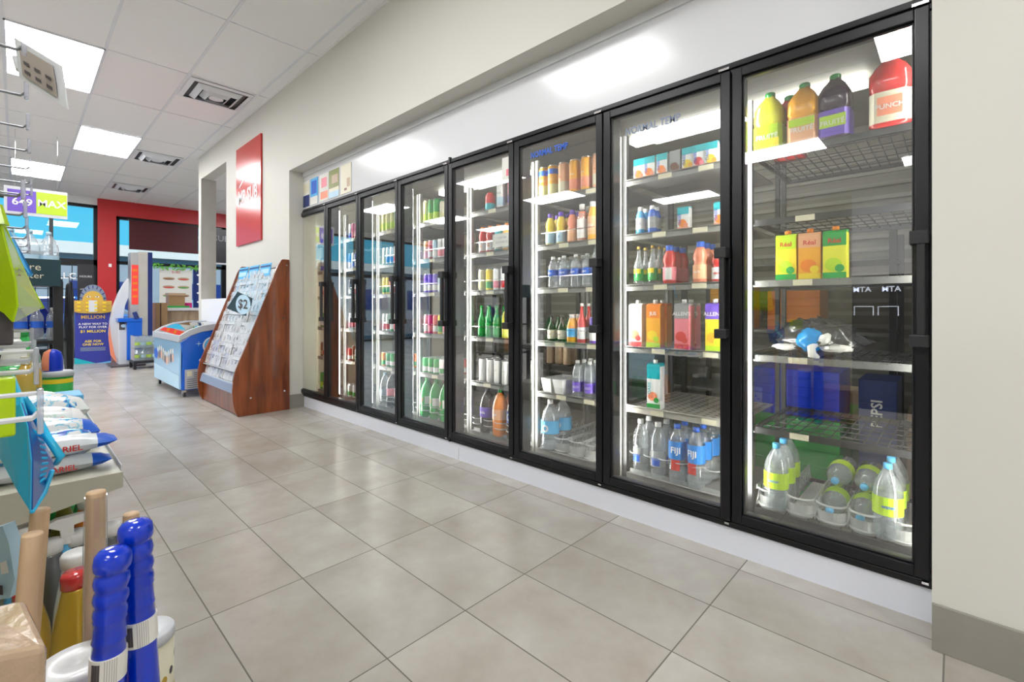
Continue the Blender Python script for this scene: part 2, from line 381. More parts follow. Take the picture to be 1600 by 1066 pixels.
# dark red sign box hung inside the right window, its hours menu
t = thing('sign_panel', 'large dark red panel across the top of the right window', 'sign', (2.4, YF - .1, 2.36))
MB().box((1.71, YF - .08, 2.37), (3.02, YF - .02, 3.02), 'maroon' if 'maroon' in M else 'brown').build('panel', t)
mat('maroon', (.065, .004, .008), .5)
for o in t.children: o.data.materials[0] = M['maroon']
MB().box((1.69, YF - .09, 3.02), (3.04, YF - .01, 3.04), 'black_alu').build('frame_rail', t)
t = thing('menu_board', 'black illuminated menu board seen through the wall opening', 'menu board', (3.7, YF - .2, 2.1))
m = MB().box((3.2, YF - .12, 2.18), (4.6, YF - .0, 3.02), 'dark'); m.text('SUB', (3.5, YF - .125, 2.78), (1, 0, 0), UZ, .2, 'grey'); m.build('board', t)
MB().box((3.2, YF - .125, 2.14), (4.6, YF - .06, 2.18), 'kiosk_white').build('ledge', t)
tag(MB().box((1.36, YF - .06, 1.95), (1.41, YF - .05, 2.02), 'white').build('wall_switch'), 'small white switch plate on the red pillar', 'switch')

# outside
st(MB().box((-40, YF + .12, -.12), (40, 70, -.02), 'asphalt'), 'ground')
t = thing('neighbour_building', 'long low white and blue building across the car park', 'building', (5, 36, 0))
m = MB().box((-30, 36, 0), (34, 40, 4.1), 'greyblue').build('wall', t)
MB().box((-30, 35.6, 4.1), (34, 40, 4.75), 'render_white').build('fascia', t)
for k in range(12): MB().box((-28 + k * 5, 35.95, .9), (-25 + k * 5, 36.02, 2.6), 'navy').build('window', t)
def car(x, y, rz, body, label):
    t = thing('car', label, 'car', (x, y, -.02), 'cars in the car park')
    prof = [(-2.1, .35), (-2.15, .75), (-1.5, .9), (-.9, 1.38), (.6, 1.42), (1.3, .95), (2.05, .85), (2.15, .4)]
    m = MB().prism(prof, 1, -.85, .85, body); o = m.build('body', t, bevel=.06)
    g = MB().prism([(-1.35, .93), (-.85, 1.32), (.55, 1.36), (1.15, .97)], 1, -.87, .87, 'navy').build('windows', t)
    for dx in (-1.35, 1.35):
        for dy in (-.8, .8):
            MB().tube([(dx, dy - .1, .33), (dx, dy + .1, .33)], .33, 'tyre', 16).build('wheel', t)
    for c in t.children: c.location = (0, 0, 0)
    t.rotation_euler = (0, 0, rz)
mat('car_blue', (.03, .12, .35), .2, coat=1); mat('car_silver', (.35, .38, .42), .2, metal=.5, coat=1)
car(.4, 19, R(10), 'car_blue', 'blue car parked outside, seen through the entrance door')
car(1.6, 24, R(5), 'car_silver', 'silver car parked further off behind the blue one')
car(5.5, 22, R(80), 'car_silver', 'silver car parked outside the right window')

# ------------------------------------------------------------------ the cooler front
D0, DP = .060, .634
def dy(d): return D0 + DP * d           # d = 0 is the right-hand end
ORD = ['rightmost', 'second', 'third', 'fourth', 'fifth', 'sixth', 'seventh', 'leftmost']
DOORN = ['rightmost cooler door', 'second cooler door from right', 'third cooler door from right', 'fourth cooler door from right', 'fifth cooler door from right', 'sixth cooler door from right', 'seventh cooler door from right', 'leftmost cooler door']
cool = thing('glass_door_cooler', 'long black framed walk-in cooler front with eight glass doors', 'cooler', (XC, 2.6, 0))
Z0, Z1 = .117, 2.11; Y0, Y1 = dy(0), dy(8)
m = MB()
m.box((XC - .01, Y0 - .004, Z1 - .05), (XC + .10, Y1, Z1), 'black_alu').box((XC - .01, Y0 - .004, Z0), (XC + .10, Y1, Z0 + .05), 'black_alu')
m.box((XC - .02, Y0, Z0 + .022), (XC - .01, Y1, Z0 + .03), 'black_alu').box((XC - .02, Y0, Z1 - .03), (XC - .01, Y1, Z1 - .022), 'black_alu')
for k in range(9):
    y = dy(k); wdt = .028
    m.box((XC + .0005, y - (wdt if k else .006), Z0 + .05), (XC + .10, y + (wdt if k < 8 else .03), Z1 - .05), 'black_alu')
m.build('outer_frame', cool, bevel=.003)
MB().box((XC - .018, dy(4) - .008, Z0), (XC - .0, dy(4) + .008, Z1 + .012), 'black_alu').build('joint_strip', cool)
for d in range(8):
    a, b = dy(d) + .004, dy(d + 1) - .004; f = .039
    m = MB(); x0, x1 = XC - .028, XC + .012; za, zb = Z0 + .035, Z1 - .04
    # stepped aluminium door rails
    for (p, q) in (((a, za), (a + f, zb)), ((b - f, za), (b, zb)), ((a + f, za), (b - f, za + f)), ((a + f, zb - f), (b - f, zb))):
        m.box((x0, p[0], p[1]), (x1, q[0], q[1]), 'black_alu')
    e = f + .007
    for (p, q) in (((a + f, za + f), (a + e, zb - f)), ((b - e, za + f), (b - f, zb - f)), ((a + e, za + f), (b - e, za + e)), ((a + e, zb - e), (b - e, zb - f))):
        m.box((x0 + .012, p[0], p[1]), (x1, q[0], q[1]), 'black_sat')
    dr = m.build('door', cool, bevel=.004)
    MB().box((XC - .010, a + f, za + f), (XC - .006, b - f, zb - f), 'door_glass').build('glass_pane', dr)
    hy = a + .020
    h = MB().box((x0 - .045, hy - .011, .94), (x0 - .022, hy + .011, 1.31), 'black_sat')
    h.box((x0 - .048, hy - .02, 1.27), (x0, hy + .03, 1.315), 'black_sat').box((x0 - .048, hy - .02, .93), (x0, hy + .03, .97), 'black_sat')
    h.build('handle', dr, bevel=.003)
    MB().box((x0 - .006, a + .002, zb + .004), (x0 + .03, a + .045, zb + .014), 'chrome').build('hinge', dr); MB().box((x0 - .006, a + .002, za - .014), (x0 + .03, a + .02, za - .006), 'chrome').build('hinge', dr)
for k in range(9):
    y = dy(k); s_ = [(-1, k > 0), (1, k < 8)]
    MB().box((XC + .10, y - .009, Z0 + .08), (XC + .112, y + .009, Z1 - .08), 'strip_light').build('light_strip', cool)
# interior shell of the walk-in
sh = MB()
XI = 4.6
sh.box((XC, YR, 0), (XI, YR + .08, 2.5), 'cream').box((XC + .03, -.1, 0), (XI, -.02, 2.5), 'walkin').box((XI, -.1, 0), (XI + .08, YR + .08, 2.5), 'walkin')
for k in range(24): sh.box((XI - .02, -.02, .1 + k * .1), (XI, YR, .13 + k * .1), 'walkin_slat')
sh.box((XC + .03, -.1, 2.5), (XI, YR + .08, 2.56), 'walkin')
st(sh, 'wall_cooler')
t = thing('cooler_fill_lamp', 'added long tube lamp brightening the walk-in cooler from its ceiling, behind the shelves', 'lamp', (3.6, 2.5, 2.5))  # lamp added to brighten the walk-in interior
MB().box((3.55, .4, 2.44), (3.67, 2.0, 2.49), 'fill_lamp_dim').build('tube', t); MB().box((3.55, 3.2, 2.44), (3.67, 4.6, 2.49), 'fill_lamp_dim').build('tube', t)
# shelving, one rack behind each door
SZ = [.17, .53, .85, 1.18, 1.45, 1.745]
SN_ = ['bottom', 'fifth', 'fourth', 'third', 'second', 'top']
SX0, SX1 = 2.262, 2.86
for d in range(8):
    a, b = dy(d) + .035, dy(d + 1) - .035
    t = thing('cooler_rack', f'metal rack of drink shelves behind the {DOORN[d]}', 'shelving', (SX0, (a + b) / 2, 0), 'racks inside the cooler')
    up = MB()
    for yy in (a - .02, b + .02):
        for xx in (SX0 + .03, SX1): up.box((xx - .012, yy - .01, .05), (xx + .012, yy + .01, 2.0), 'shelf_grey' if d > 1 else 'wire_dark')
    up.build('upright', t)
    for i, z in enumerate(SZ):
        m = MB(); wire = d == 0
        if d == 1 and i == 1:
            m.box((SX0, a, z - .03), (SX0 + .012, b, z + .008), 'steel').box((SX0, a, z - .004), (SX1, b, z), 'steel')
            for p in range(12):
                for q in range(12): m.disc((SX0 + .05 + q * .045, a + .03 + p * .046, z + .0006), (1, 0, 0), (0, 1, 0), .012, .012, 'dark', 8)
        elif wire:
            m.box((SX0, a, z - .028), (SX0 + .01, b, z), 'shelf_grey' if i in (2, 3) else 'wire_dark').box((SX1 - .01, a, z - .02), (SX1, b, z), 'wire_dark')
            m.box((SX0, a, z - .02), (SX1, a + .008, z), 'wire_dark').box((SX0, b - .008, z - .02), (SX1, b, z), 'wire_dark')
            for q in range(15): m.tube([(SX0, a + .02 + q * (b - a - .04) / 14, z - .004), (SX1, a + .02 + q * (b - a - .04) / 14, z - .004)], .0022, 'wire_dark', 5)
            for q in range(5): m.tube([(SX0 + .1 + q * .1, a, z - .009), (SX0 + .1 + q * .1, b, z - .009)], .0028, 'wire_dark', 5)
        else:
            m.box((SX0, a, z - .03), (SX0 + .012, b, z + .004), 'shelf_grey').box((SX0, a, z - .006), (SX1, b, z), 'shelf_grey')
        sf = m.build('shelf', t)
        if i not in (0,) :
            for q in range(2 if d != 0 else 1):
                if random.random() < .8 or d < 4:
                    yy = b - (.17 + .22 * q) - random.random() * .06
                    MB().box((SX0 - .003, yy - .035, z - .026), (SX0, yy + .035, z - .002), 'cream').build('price_tag', sf)
        if 1 < d and 0 < i < 5 and i != 1:
            MB().tube([(SX0 + .006, a, z + .075), (SX0 + .006, b, z + .075)], .0018, 'chrome', 5).build('front_rail', sf)

# ------------------------------------------------------------------ drinks
def prof(shape, r, h):
    P = {'pet': [(.8, 0), (.97, .02), (1, .05), (1, .30), (.93, .33), (.93, .36), (1, .39), (1, .62), (.97, .70), (.75, .80), (.45, .88), (.36, .92), (.36, .93)],
         'sport': [(.85, 0), (1, .03), (1, .42), (.86, .47), (.86, .52), (1, .58), (.98, .68), (.8, .78), (.58, .85), (.52, .88)],
         'big': [(.75, 0), (.95, .02), (1, .06), (1, .55), (.98, .64), (.82, .75), (.5, .86), (.27, .92), (.25, .94)],
         'glass': [(.85, 0), (1, .03), (1, .50), (.9, .58), (.5, .70), (.36, .80), (.34, .94)],
         'jug': [(.9, 0), (1, .03), (1, .42), (.95, .44), (.95, .47), (1, .50), (.98, .70), (.7, .82), (.36, .91), (.32, .93)],
         'cyl': [(.95, 0), (1, .02), (1, .80), (.9, .88), (.7, .9)],
         'flask': [(.92, 0), (1, .03), (1, .3), (.97, .55), (.8, .72), (.58, .84), (.52, .88)]}[shape]
    return [(a * r, b * h) for a, b in P]
CAPF = {'pet': (.40, .92), 'sport': (.56, .86), 'big': (.30, .925), 'glass': (.38, .93), 'jug': (.36, .91), 'cyl': (.72, .88), 'flask': (.56, .86)}
PR = {}
def bottle(key, shape, r, h, body, cap, lab=None, l0=.3, l1=.6, txt=None, tcol='white', tsize=.3, name='drink_bottle', cat='bottle', fill=None, fillto=.8, patch=None, ridges=True):
    sq = 6 if shape == 'jug' else 0
    sy = 1
    p = prof(shape, r, h); parts = []
    parts.append(('bottle_body', MB().lathe(p, body, 20, sq=sq, sy=sy).mesh('bottle_body', True)))
    if fill:
        fp = [(a * .93, b + .002) for a, b in p if b < fillto * h]; fp.append((fp[-1][0], fillto * h))
        parts.append(('drink', MB().lathe(fp, fill, 20, sq=sq).mesh('drink', True)))
    cr, cz = CAPF[shape]
    cm = MB().lathe([(cr * r, cz * h), (cr * r, h * .985), (cr * r * .9, h)], cap, 16).mesh('cap', True)
    parts.append(('cap', cm))
    if lab:
        q = 1.015
        lm = MB().lathe([(r * q, l0 * h), (r * q, l1 * h)], lab, 20, sq=sq, cap=False)
        if patch:
            z0, z1, pc, wf = patch; n = 6; rr = r * 1.03; th = wf
            vs = []
            for k in range(n + 1):
                an = -th + 2 * th * k / n
                if sq: vs += [(-rr, -rr * math.sin(an) , z0 * h), (-rr, -rr * math.sin(an), z1 * h)]
                else: vs += [(-rr * math.cos(an), -rr * math.sin(an), z0 * h), (-rr * math.cos(an), -rr * math.sin(an), z1 * h)]
            lm.add(vs, [(2 * k, 2 * k + 2, 2 * k + 3, 2 * k + 1) for k in range(n)], pc)
        if txt: lm.text(txt, (-r * 1.045, 0, (l0 + l1) / 2 * h), UX, UZ, r * tsize * 2, tcol, bend=0 if sq else r * 1.045, bold=True)
        parts.append(('bottle_label', lm.mesh('bottle_label')))
    PR[key] = (name, cat, parts)
def can(key, r, h, body, band=None, txt=None, tcol='white', top='alu', band2=None):
    m = MB().lathe([(r * .82, 0), (r, h * .05), (r, h * .9), (r * .86, h * .975)], body, 18)
    m.lathe([(r * .86, h * .975), (r * .88, h), (r * .78, h), (r * .76, h * .985), (0, h * .985)], top, 18)
    if band: m.lathe([(r * 1.012, h * .12), (r * 1.012, h * .42)], band, 18, cap=False)
    if band2: m.lathe([(r * 1.012, h * .72), (r * 1.012, h * .88)], band2, 18, cap=False)
    if txt: m.text(txt, (-r * 1.03, 0, h * .56), UX, UZ, r * .62, tcol, bend=r * 1.03)
    PR[key] = ('drink_can', 'can', [('can_body', m.mesh('can_body', True))])
def carton(key, w, dpt, h, base, top, art=None, txt=None, tcol='white', capc='white', low=None, name='juice_carton', txt2=None, vert=False):
    m = MB().box((-dpt / 2, -w / 2, 0), (dpt / 2, w / 2, h * .93), base)
    x = -dpt / 2 - .0008
    m.quad([(x, -w / 2, h * .66), (x, w / 2, h * .66), (x, w / 2, h * .93), (x, -w / 2, h * .93)][::-1], top)
    m.prism([(-dpt / 2, h * .93), (dpt / 2, h * .93), (dpt / 2 * .75, h), (-dpt / 2 * .75, h * .975)], 1, -w / 2, w / 2, top)
    if low: m.quad([(x - .0004, -w / 2, 0), (x - .0004, w / 2, 0), (x - .0004, w / 2, h * .12), (x - .0004, -w / 2, h * .12)][::-1], low)
    if art:
        m.disc((x - .0006, .004, h * .28), UX, UZ, w * .36, w * .34, art); m.disc((x - .0009, -w * .22, h * .2), UX, UZ, w * .2, w * .2, low or art)
    if txt:
        if vert: m.text(txt, (x - .001, w * .3, h * .45), (0, 0, 1), (0, 1, 0), w * .34, tcol, bold=True)
        else: m.text(txt, (x - .001, 0, h * .76), UX, UZ, w * .34, tcol, bold=True)
    parts = [('carton_body', m.mesh('carton_body'))]
    if capc: parts.append(('cap', MB().lathe([(w * .16, h * .97), (w * .16, h * 1.06), (w * .14, h * 1.07)], capc, 14).mesh('cap', True)))
    PR[key] = (name, 'carton', parts)
bottle('jug_lemon', 'jug', .058, .27, 'g_lemon', 'g_green', 'lime', .03, .42, 'FRUITÉ', 'white', .24, 'juice_jug', 'juice jug', patch=(.06, .2, 'yellow', .9))
bottle('jug_orange', 'jug', .058, .27, 'g_amber', 'g_green', 'peach', .03, .42, 'FRUITÉ', 'white', .24, 'juice_jug', 'juice jug', patch=(.28, .4, 'lime', .9))
bottle('jug_grape', 'jug', .056, .27, 'g_grape', 'g_green', 'violet', .03, .42, 'FRUITÉ', 'white', .24, 'juice_jug', 'juice jug', patch=(.16, .34, 'lime', .9))
bottle('jug_red', 'jug', .064, .29, 'g_red', 'g_green', 'cream', .05, .45, 'PUNCH', 'white', .2, 'juice_jug', 'juice jug', patch=(.14, .38, 'coral', .6))
bottle('water_green', 'big', .048, .29, 'clear_pet', 'sky', 'lime', .34, .58, 'water', 'blue', .2, 'water_bottle', fill='clear_pet', fillto=.6)
bottle('water_blue2l', 'big', .058, .31, 'clear_pet', 'white', 'sky', .34, .6, 'o', 'white', .8, 'water_bottle', fill='clear_pet', fillto=.62)
bottle('water_tall', 'pet', .040, .29, 'clear_pet', 'white', 'milky', .22, .5, 'water', 'blue', .3, 'water_bottle', patch=(.24, .34, 'blue', .5))
bottle('fiji', 'pet', .043, .30, 'clear_pet', 'g_blue', 'fijiblue', .42, .72, 'FIJI', 'white', .5, 'water_bottle', patch=(.24, .42, 'red', .5), fill='clear_pet', fillto=.7)
bottle('water_small', 'pet', .031, .20, 'clear_pet', 'white', 'blue', .38, .58, 'aqua', 'white', .3, 'water_bottle')
bottle('water_violet', 'pet', .032, .215, 'clear_pet', 'white', 'violet', .14, .4, 'H2O', 'white', .3, 'water_bottle')
bottle('blue_drink', 'sport', .024, .15, 'g_sky', 'white', 'white', .2, .6, 'BLU', 'blue', .3)
bottle('grey_drink', 'sport', .024, .15, 'g_blue', 'white', 'grey', .2, .6)
bottle('glass_green', 'glass', .025, .21, 'clear_pet', 'gold', 'green', .12, .42, 'J', 'white', .5, 'glass_bottle', patch=(.3, .42, 'yellow', .8))
bottle('glass_white', 'glass', .025, .21, 'g_olive' if 'g_olive' in M else 'olive', 'gold', 'white', .12, .45, None, 'white', .3, 'glass_bottle')
bottle('juice_red', 'sport', .034, .20, 'g_red', 'blue', 'pink', .1, .44, 'JUICE', 'white', .22, patch=(.12, .42, 'white', .5))
bottle('juice_red_w', 'sport', .033, .165, 'g_red', 'white', 'white', .1, .44, 'mott', 'red', .3)
bottle('juice_peach', 'sport', .034, .205, 'g_coral', 'blue', 'peach', .1, .44, 'peach', 'white', .25)
bottle('yellow_sport', 'sport', .030, .20, 'g_yellow', 'violet', 'paleblue', .06, .42, 'z', 'blue', .4)
bottle('coral_sport', 'sport', .030, .20, 'g_coral', 'violet', 'peach', .06, .42)
bottle('vitamin_red', 'flask', .031, .225, 'clear_pet', 'white', 'white', .1, .6, 'vita', 'red', .3, fill='g_coral', fillto=.8)
bottle('orange_tea', 'flask', .031, .23, 'g_amber', 'white', 'peach', .15, .62, 'PURE', 'white', .3)
bottle('dark_glass', 'glass', .027, .165, 'g_cola', 'dark', 'cream', .1, .45, 'beer', 'brown', .3, 'glass_bottle')
bottle('orange_juice', 'flask', .034, .17, 'g_amber', 'white', 'sky', .2, .5, name='juice_bottle')
bottle('red_glass', 'glass', .027, .235, 'g_red', 'white', 'white', .1, .4, 'J', 'red', .5, 'glass_bottle')
bottle('gatorade_red', 'sport', .031, .19, 'g_red', 'orange', 'white', .08, .46, 'G', 'orange', .6, 'sports_drink')
bottle('gatorade_teal', 'sport', .031, .19, 'g_teal', 'orange', 'white', .08, .46, 'G', 'orange', .6, 'sports_drink')
bottle('gatorade_orange', 'sport', .031, .19, 'g_amber', 'orange', 'white', .08, .46, 'G', 'orange', .6, 'sports_drink')
bottle('gatorade_blue', 'sport', .031, .19, 'g_sky', 'orange', 'white', .08, .46, 'G', 'orange', .6, 'sports_drink')
bottle('tub_red', 'cyl', .035, .13, 'red', 'red', 'teal', .05, .4, name='drink_tub')
bottle('green_glass', 'glass', .028, .225, 'g_green', 'g_green', 'green', .1, .25, None, 'white', .3, 'glass_bottle')
bottle('yellow_pop', 'pet', .032, .215, 'g_lemon', 'white', 'yellow', .28, .5, '*', 'white', .8)
bottle('cola_2l', 'big', .054, .32, 'g_cola', 'dark', 'violet', .36, .58, 'cola', 'white', .25, 'soda_bottle')
bottle('orange_2l', 'big', .054, .325, 'g_orange', 'g_green', 'peach', .36, .58, 'crush', 'white', .22, 'soda_bottle')
bottle('pepsi_2l', 'big', .054, .32, 'g_cola', 'dark', 'blue', .36, .60, 'O', 'white', .7, 'soda_bottle')
bottle('green_2l', 'big', .054, .32, 'g_green', 'g_green', 'white', .34, .54, '7', 'red', .5, 'soda_bottle', patch=(.34, .54, 'green', .4))
bottle('coke_2l', 'big', .054, .32, 'g_cola', 'white', 'pink', .34, .54, None, 'white', .3, 'soda_bottle')
bottle('water_15', 'big', .046, .30, 'clear_pet', 'paleblue', 'paleblue', .32, .5, 'water', 'white', .22, 'water_bottle')
can('arizona_blue', .034, .205, 'amber', 'paleyellow', 'ICED', 'white', band2='blue')
can('arizona_peach', .034, .205, 'peach', 'cream', 'tea', 'red')
can('arizona_mango', .034, .205, 'amber', 'coral', 'tea', 'white')
can('tall_green', .031, .19, 'green', 'lime'); can('tall_pale', .031, .19, 'paleyellow', 'lime'); can('tall_white', .031, .19, 'white', 'paleblue', 'TRUE', 'dark'); can('tall_pink', .031, .19, 'pink', 'violet', 'TRULY', 'white')
for k, (b, d2) in dict(cream=('cream', 'paleyellow'), yellow=('yellow', 'green'), white=('white', 'pink'), whitered=('white', 'red'), pink=('pink', 'white'), salmon=('peach', 'pink'), paleblue=('paleblue', 'white'),
   violet=('violet', 'white'), magenta=('magenta', 'pink'), red=('red', 'white'), green=('green', 'white'), blue=('blue', 'white'), orange=('orange', 'white'), brown=('brown', 'tan'), dark=('dark', 'white'), silver=('alu', 'blue')).items():
    can('slim_' + k, .0265, .155, b, d2)
can('white_black', .0265, .165, 'white', None, 'no.1', 'dark', top='dark', band2=None)
can('pop_green', .033, .125, 'green', 'white', '7', 'red'); can('pop_red', .033, .125, 'red', 'white'); can('pop_white', .033, .125, 'white', 'green'); can('pop_orange', .033, .125, 'orange', 'green')
carton('real_green', .080, .062, .20, 'yellow', 'lime', 'lime', 'Réal', 'red', 'orange', 'green')
carton('real_orange', .080, .062, .20, 'amber', 'peach', 'orange', 'Réal', 'red', 'orange', 'yellow')
carton('real_lime', .080, .062, .20, 'lemon', 'green', 'lime', 'Réal', 'red', 'orange', 'green')
carton('oasis_apple', .058, .042, .118, 'white', 'teal', 'orange', 'OASIS', 'blue', None, 'coral', vert=True)
carton('oasis_red', .058, .042, .118, 'white', 'teal', 'red', 'OASIS', 'blue', None, 'pink', vert=True)
carton('oasis_grey', .058, .042, .118, 'grey', 'grey', 'brown', None, 'blue', None, 'brown')
carton('oasis_yellow', .058, .042, .118, 'white', 'teal', 'yellow', 'OASIS', 'blue', None, 'amber', vert=True)
carton('tall_cherry', .074, .07, .235, 'white', 'white', 'coral', None, 'red', 'white', 'red')
carton('tall_orange', .074, .07, .235, 'amber', 'orange', 'yellow', 'JUS', 'white', 'white', 'lime')
carton('tall_lime', .074, .07, .235, 'yellow', 'lime', 'green', None, 'white', 'white', 'green')
carton('allen_red', .074, .07, .235, 'pink', 'grey', 'red', "ALLEN'S", 'white', 'white', 'red')
carton('allen_yellow', .074, .07, .235, 'yellow', 'violet', 'amber', "ALLEN'S", 'white', 'white', 'lime')
carton('oasis_tall', .07, .065, .24, 'white', 'teal', 'coral', 'OASIS', 'teal', 'white', 'green', vert=True)
DESC = dict(jug_lemon='lemon yellow juice jug', jug_orange='orange juice jug', jug_grape='dark grape juice jug', jug_red='red punch jug', water_green='water bottle with lime label', water_blue2l='large water bottle, blue label',
 water_tall='tall clear water bottle', fiji='square water bottle, blue cap', water_small='clear water bottle', water_violet='small violet-label water bottle', blue_drink='small blue drink bottle', grey_drink='small grey drink bottle', glass_green='green-label glass bottle',
 glass_white='white-label glass bottle', juice_red='red juice, blue cap', juice_red_w='red juice, white cap', juice_peach='peach juice bottle', yellow_sport='yellow drink, purple cap', coral_sport='coral drink, purple cap', vitamin_red='pink vitamin drink',
 orange_tea='amber tea bottle', dark_glass='dark glass bottle', orange_juice='orange juice bottle', red_glass='red glass bottle', gatorade_red='red sports drink', gatorade_teal='teal sports drink', gatorade_orange='orange sports drink',
 gatorade_blue='blue sports drink', tub_red='red and teal tub', green_glass='green glass bottle', yellow_pop='yellow soda bottle', cola_2l='large dark cola bottle', orange_2l='large orange soda bottle', pepsi_2l='large blue-label cola bottle', green_2l='large green soda bottle',
 coke_2l='large pink-label cola bottle', water_15='large clear water bottle', arizona_blue='amber blue-topped can', arizona_peach='peach tall can', arizona_mango='mango tall can', tall_green='tall green can', tall_pale='tall pale yellow can', tall_white='tall white can', tall_pink='tall pink can',
 white_black='white black-topped can', pop_green='green soda can', pop_red='red soda can', pop_white='white soda can', pop_orange='orange soda can', real_green='green mango carton', real_orange='orange juice carton', real_lime='lime green carton', oasis_apple='small apple juice carton',
 oasis_red='small red juice carton', oasis_grey='small grey juice carton', oasis_yellow='small yellow juice carton', tall_cherry='tall cherry carton', tall_orange='tall orange carton', tall_lime='tall lime carton', allen_red='tall pink carton', allen_yellow='tall yellow carton', oasis_tall='tall white green carton')
NTH = ['first', 'second', 'third', 'fourth', 'fifth', 'sixth', 'seventh', 'eighth', 'ninth', 'tenth']
GROUPS = dict(drink_can='drink cans in the cooler', juice_carton='juice cartons in the cooler', water_bottle='water bottles in the cooler', juice_jug='juice jugs in the cooler', glass_bottle='glass bottles in the cooler', sports_drink='sports drinks in the cooler', soda_bottle='large soda bottles in the cooler')
def stock(d, s, items, rows=1, pitch=.075):
    """items: (pixel column or y, kind), ordered left to right; rows recede into the cooler"""
    for i, it in enumerate(items):
        u, k = it[0], it[1]; n = it[2] if len(it) > 2 else rows
        y = onX(u, 480, SX0 + .045).y if u > 20 else u
        for r in range(n):
            dsc = DESC.get(k, k.replace('slim_', 'slim ') + ' can')
            row = '' if r == 0 else f', row {["", "two", "three", "four", "five"][r]}'
            lb = f'{dsc}, {NTH[i]} from left{row}, {SN_[s]} shelf, {DOORN[d]}'
            ww = lb.split()
            if len(ww) > 16: lb = lb.replace(' bottle', '', 1) if 'bottle' in lb else lb.replace('tall ', '', 1)
            if len(lb.split()) > 16: lb = lb.replace('large ', '').replace('small ', '')
            jx = random.uniform(-.004, .004)
            place(PR[k], (SX0 + .05 + r * pitch + (0 if r else 0), y + random.uniform(-.003, .003), SZ[s] + .0005), lb, rz=random.uniform(-.25, .25) if PR[k][0] not in ('juice_carton', 'juice_jug') else random.uniform(-.06, .1), group=GROUPS.get(PR[k][0], 'drink bottles in the cooler'))
stock(0, 5, [(1203, 'jug_lemon'), (1256, 'jug_orange'), (1306, 'jug_grape'), (1393, 'jug_red')], pitch=.13)
place(PR['jug_red'], (SX0 + .19, onX(1234, 480, SX0 + .19).y, SZ[5]), 'red punch jug behind the lemon one, top shelf, rightmost cooler door', group=GROUPS['juice_jug'])
stock(0, 3, [(1231, 'real_green'), (1267, 'real_orange'), (1305, 'real_lime')])
stock(0, 0, [(1213, 'water_green', 3), (1388, 'water_green', 3)], pitch=.105)
stock(1, 5, [(1000, 'oasis_apple'), (1017, 'oasis_apple'), (1036, 'oasis_apple'), (1056, 'oasis_grey'), (1077, 'oasis_yellow'), (1094, 'oasis_red'), (1113, 'oasis_yellow', 3)], rows=1, pitch=.05)
stock(1, 4, [(1001, 'blue_drink', 2), (1018, 'grey_drink', 2), (1070, 'oasis_apple'), (1127, 'oasis_apple')], pitch=.055)
stock(1, 3, [(998, 'glass_green', 3), (1019, 'glass_green', 3), (1046, 'juice_red', 3), (1093, 'juice_peach', 3), (1123, 'juice_red_w', 2)], 1, .075)
stock(1, 2, [(997, 'tall_cherry'), (1024, 'tall_orange', 2), (1069, 'allen_red', 2), (1118, 'allen_yellow')], pitch=.08)
stock(1, 1, [(1024, 'oasis_tall')])
stock(1, 0, [(1000, 'water_tall', 2), (1028, 'water_tall', 2), (1057, 'fiji', 4), (1087, 'fiji', 4)], pitch=.092)
stock(2, 5, [(850, 'arizona_blue', 2), (864, 'arizona_blue', 2), (880, 'arizona_peach', 2), (897, 'arizona_mango', 2), (916, 'arizona_mango', 2), (934, 'arizona_peach', 2)], pitch=.075)
stock(2, 4, [(859, 'yellow_sport', 2), (876, 'yellow_sport', 2), (893, 'coral_sport', 2), (909, 'vitamin_red', 2), (926, 'orange_tea', 2), (943, 'orange_tea', 2)], pitch=.07)
stock(2, 3, [(863, 'water_small', 2), (881, 'water_small', 2), (899, 'water_small', 2), (917, 'water_small', 2), (936, 'water_tall')], pitch=.07)
stock(2, 2, [(861, 'dark_glass', 2), (877, 'dark_glass', 2), (894, 'orange_juice', 2), (909, 'red_glass', 2), (928, 'slim_violet', 2)], pitch=.07)
stock(2, 1, [(902, 'water_violet', 4), (920, 'water_violet', 4), (939, 'water_violet', 4)], pitch=.07)
stock(2, 0, [(859, 'water_blue2l', 2)], pitch=.13)
stock(3, 5, [(765, 'tub_red'), (782, 'tall_white'), (799, 'tall_pink', 2)], pitch=.07)
stock(3, 4, [(754, 'gatorade_red', 2), (766, 'gatorade_red', 2), (779, 'gatorade_teal', 2), (791, 'gatorade_orange', 2), (804, 'gatorade_blue', 2)], pitch=.07)
stock(3, 3, [(752, 'slim_cream', 2), (764, 'slim_yellow', 2), (776, 'slim_white', 2), (788, 'slim_whitered', 2), (800, 'slim_white', 2)], pitch=.058)
stock(3, 2, [(752, 'green_glass', 2), (764, 'green_glass', 2), (776, 'green_glass', 2), (791, 'yellow_pop', 2), (806, 'yellow_pop')], pitch=.068)
stock(3, 1, [(753, 'white_black', 4), (765, 'white_black', 4), (777, 'white_black', 4), (789, 'white_black', 4), (801, 'white_black', 4)], pitch=.057)
stock(3, 0, [(761, 'cola_2l', 2), (781, 'orange_2l', 2), (803, 'pepsi_2l')], pitch=.12)
def ylist(d, n, step): return [dy(d + 1) - .075 - step * k for k in range(n)]
def fill(d, s, kinds, step=.062, rows=2, pitch=.06): stock(d, s, list(zip(ylist(d, len(kinds), step), kinds)), rows, pitch)
fill(4, 5, ['tall_pale', 'tall_green', 'tall_green', 'slim_cream'], .07)
fill(4, 4, ['slim_salmon', 'slim_pink', 'slim_paleblue', 'slim_white', 'slim_white'])
fill(4, 3, ['slim_violet', 'slim_violet', 'slim_violet', 'slim_paleblue', 'slim_white'])
fill(4, 2, ['slim_pink', 'slim_magenta', 'slim_red', 'slim_yellow', 'slim_white'])
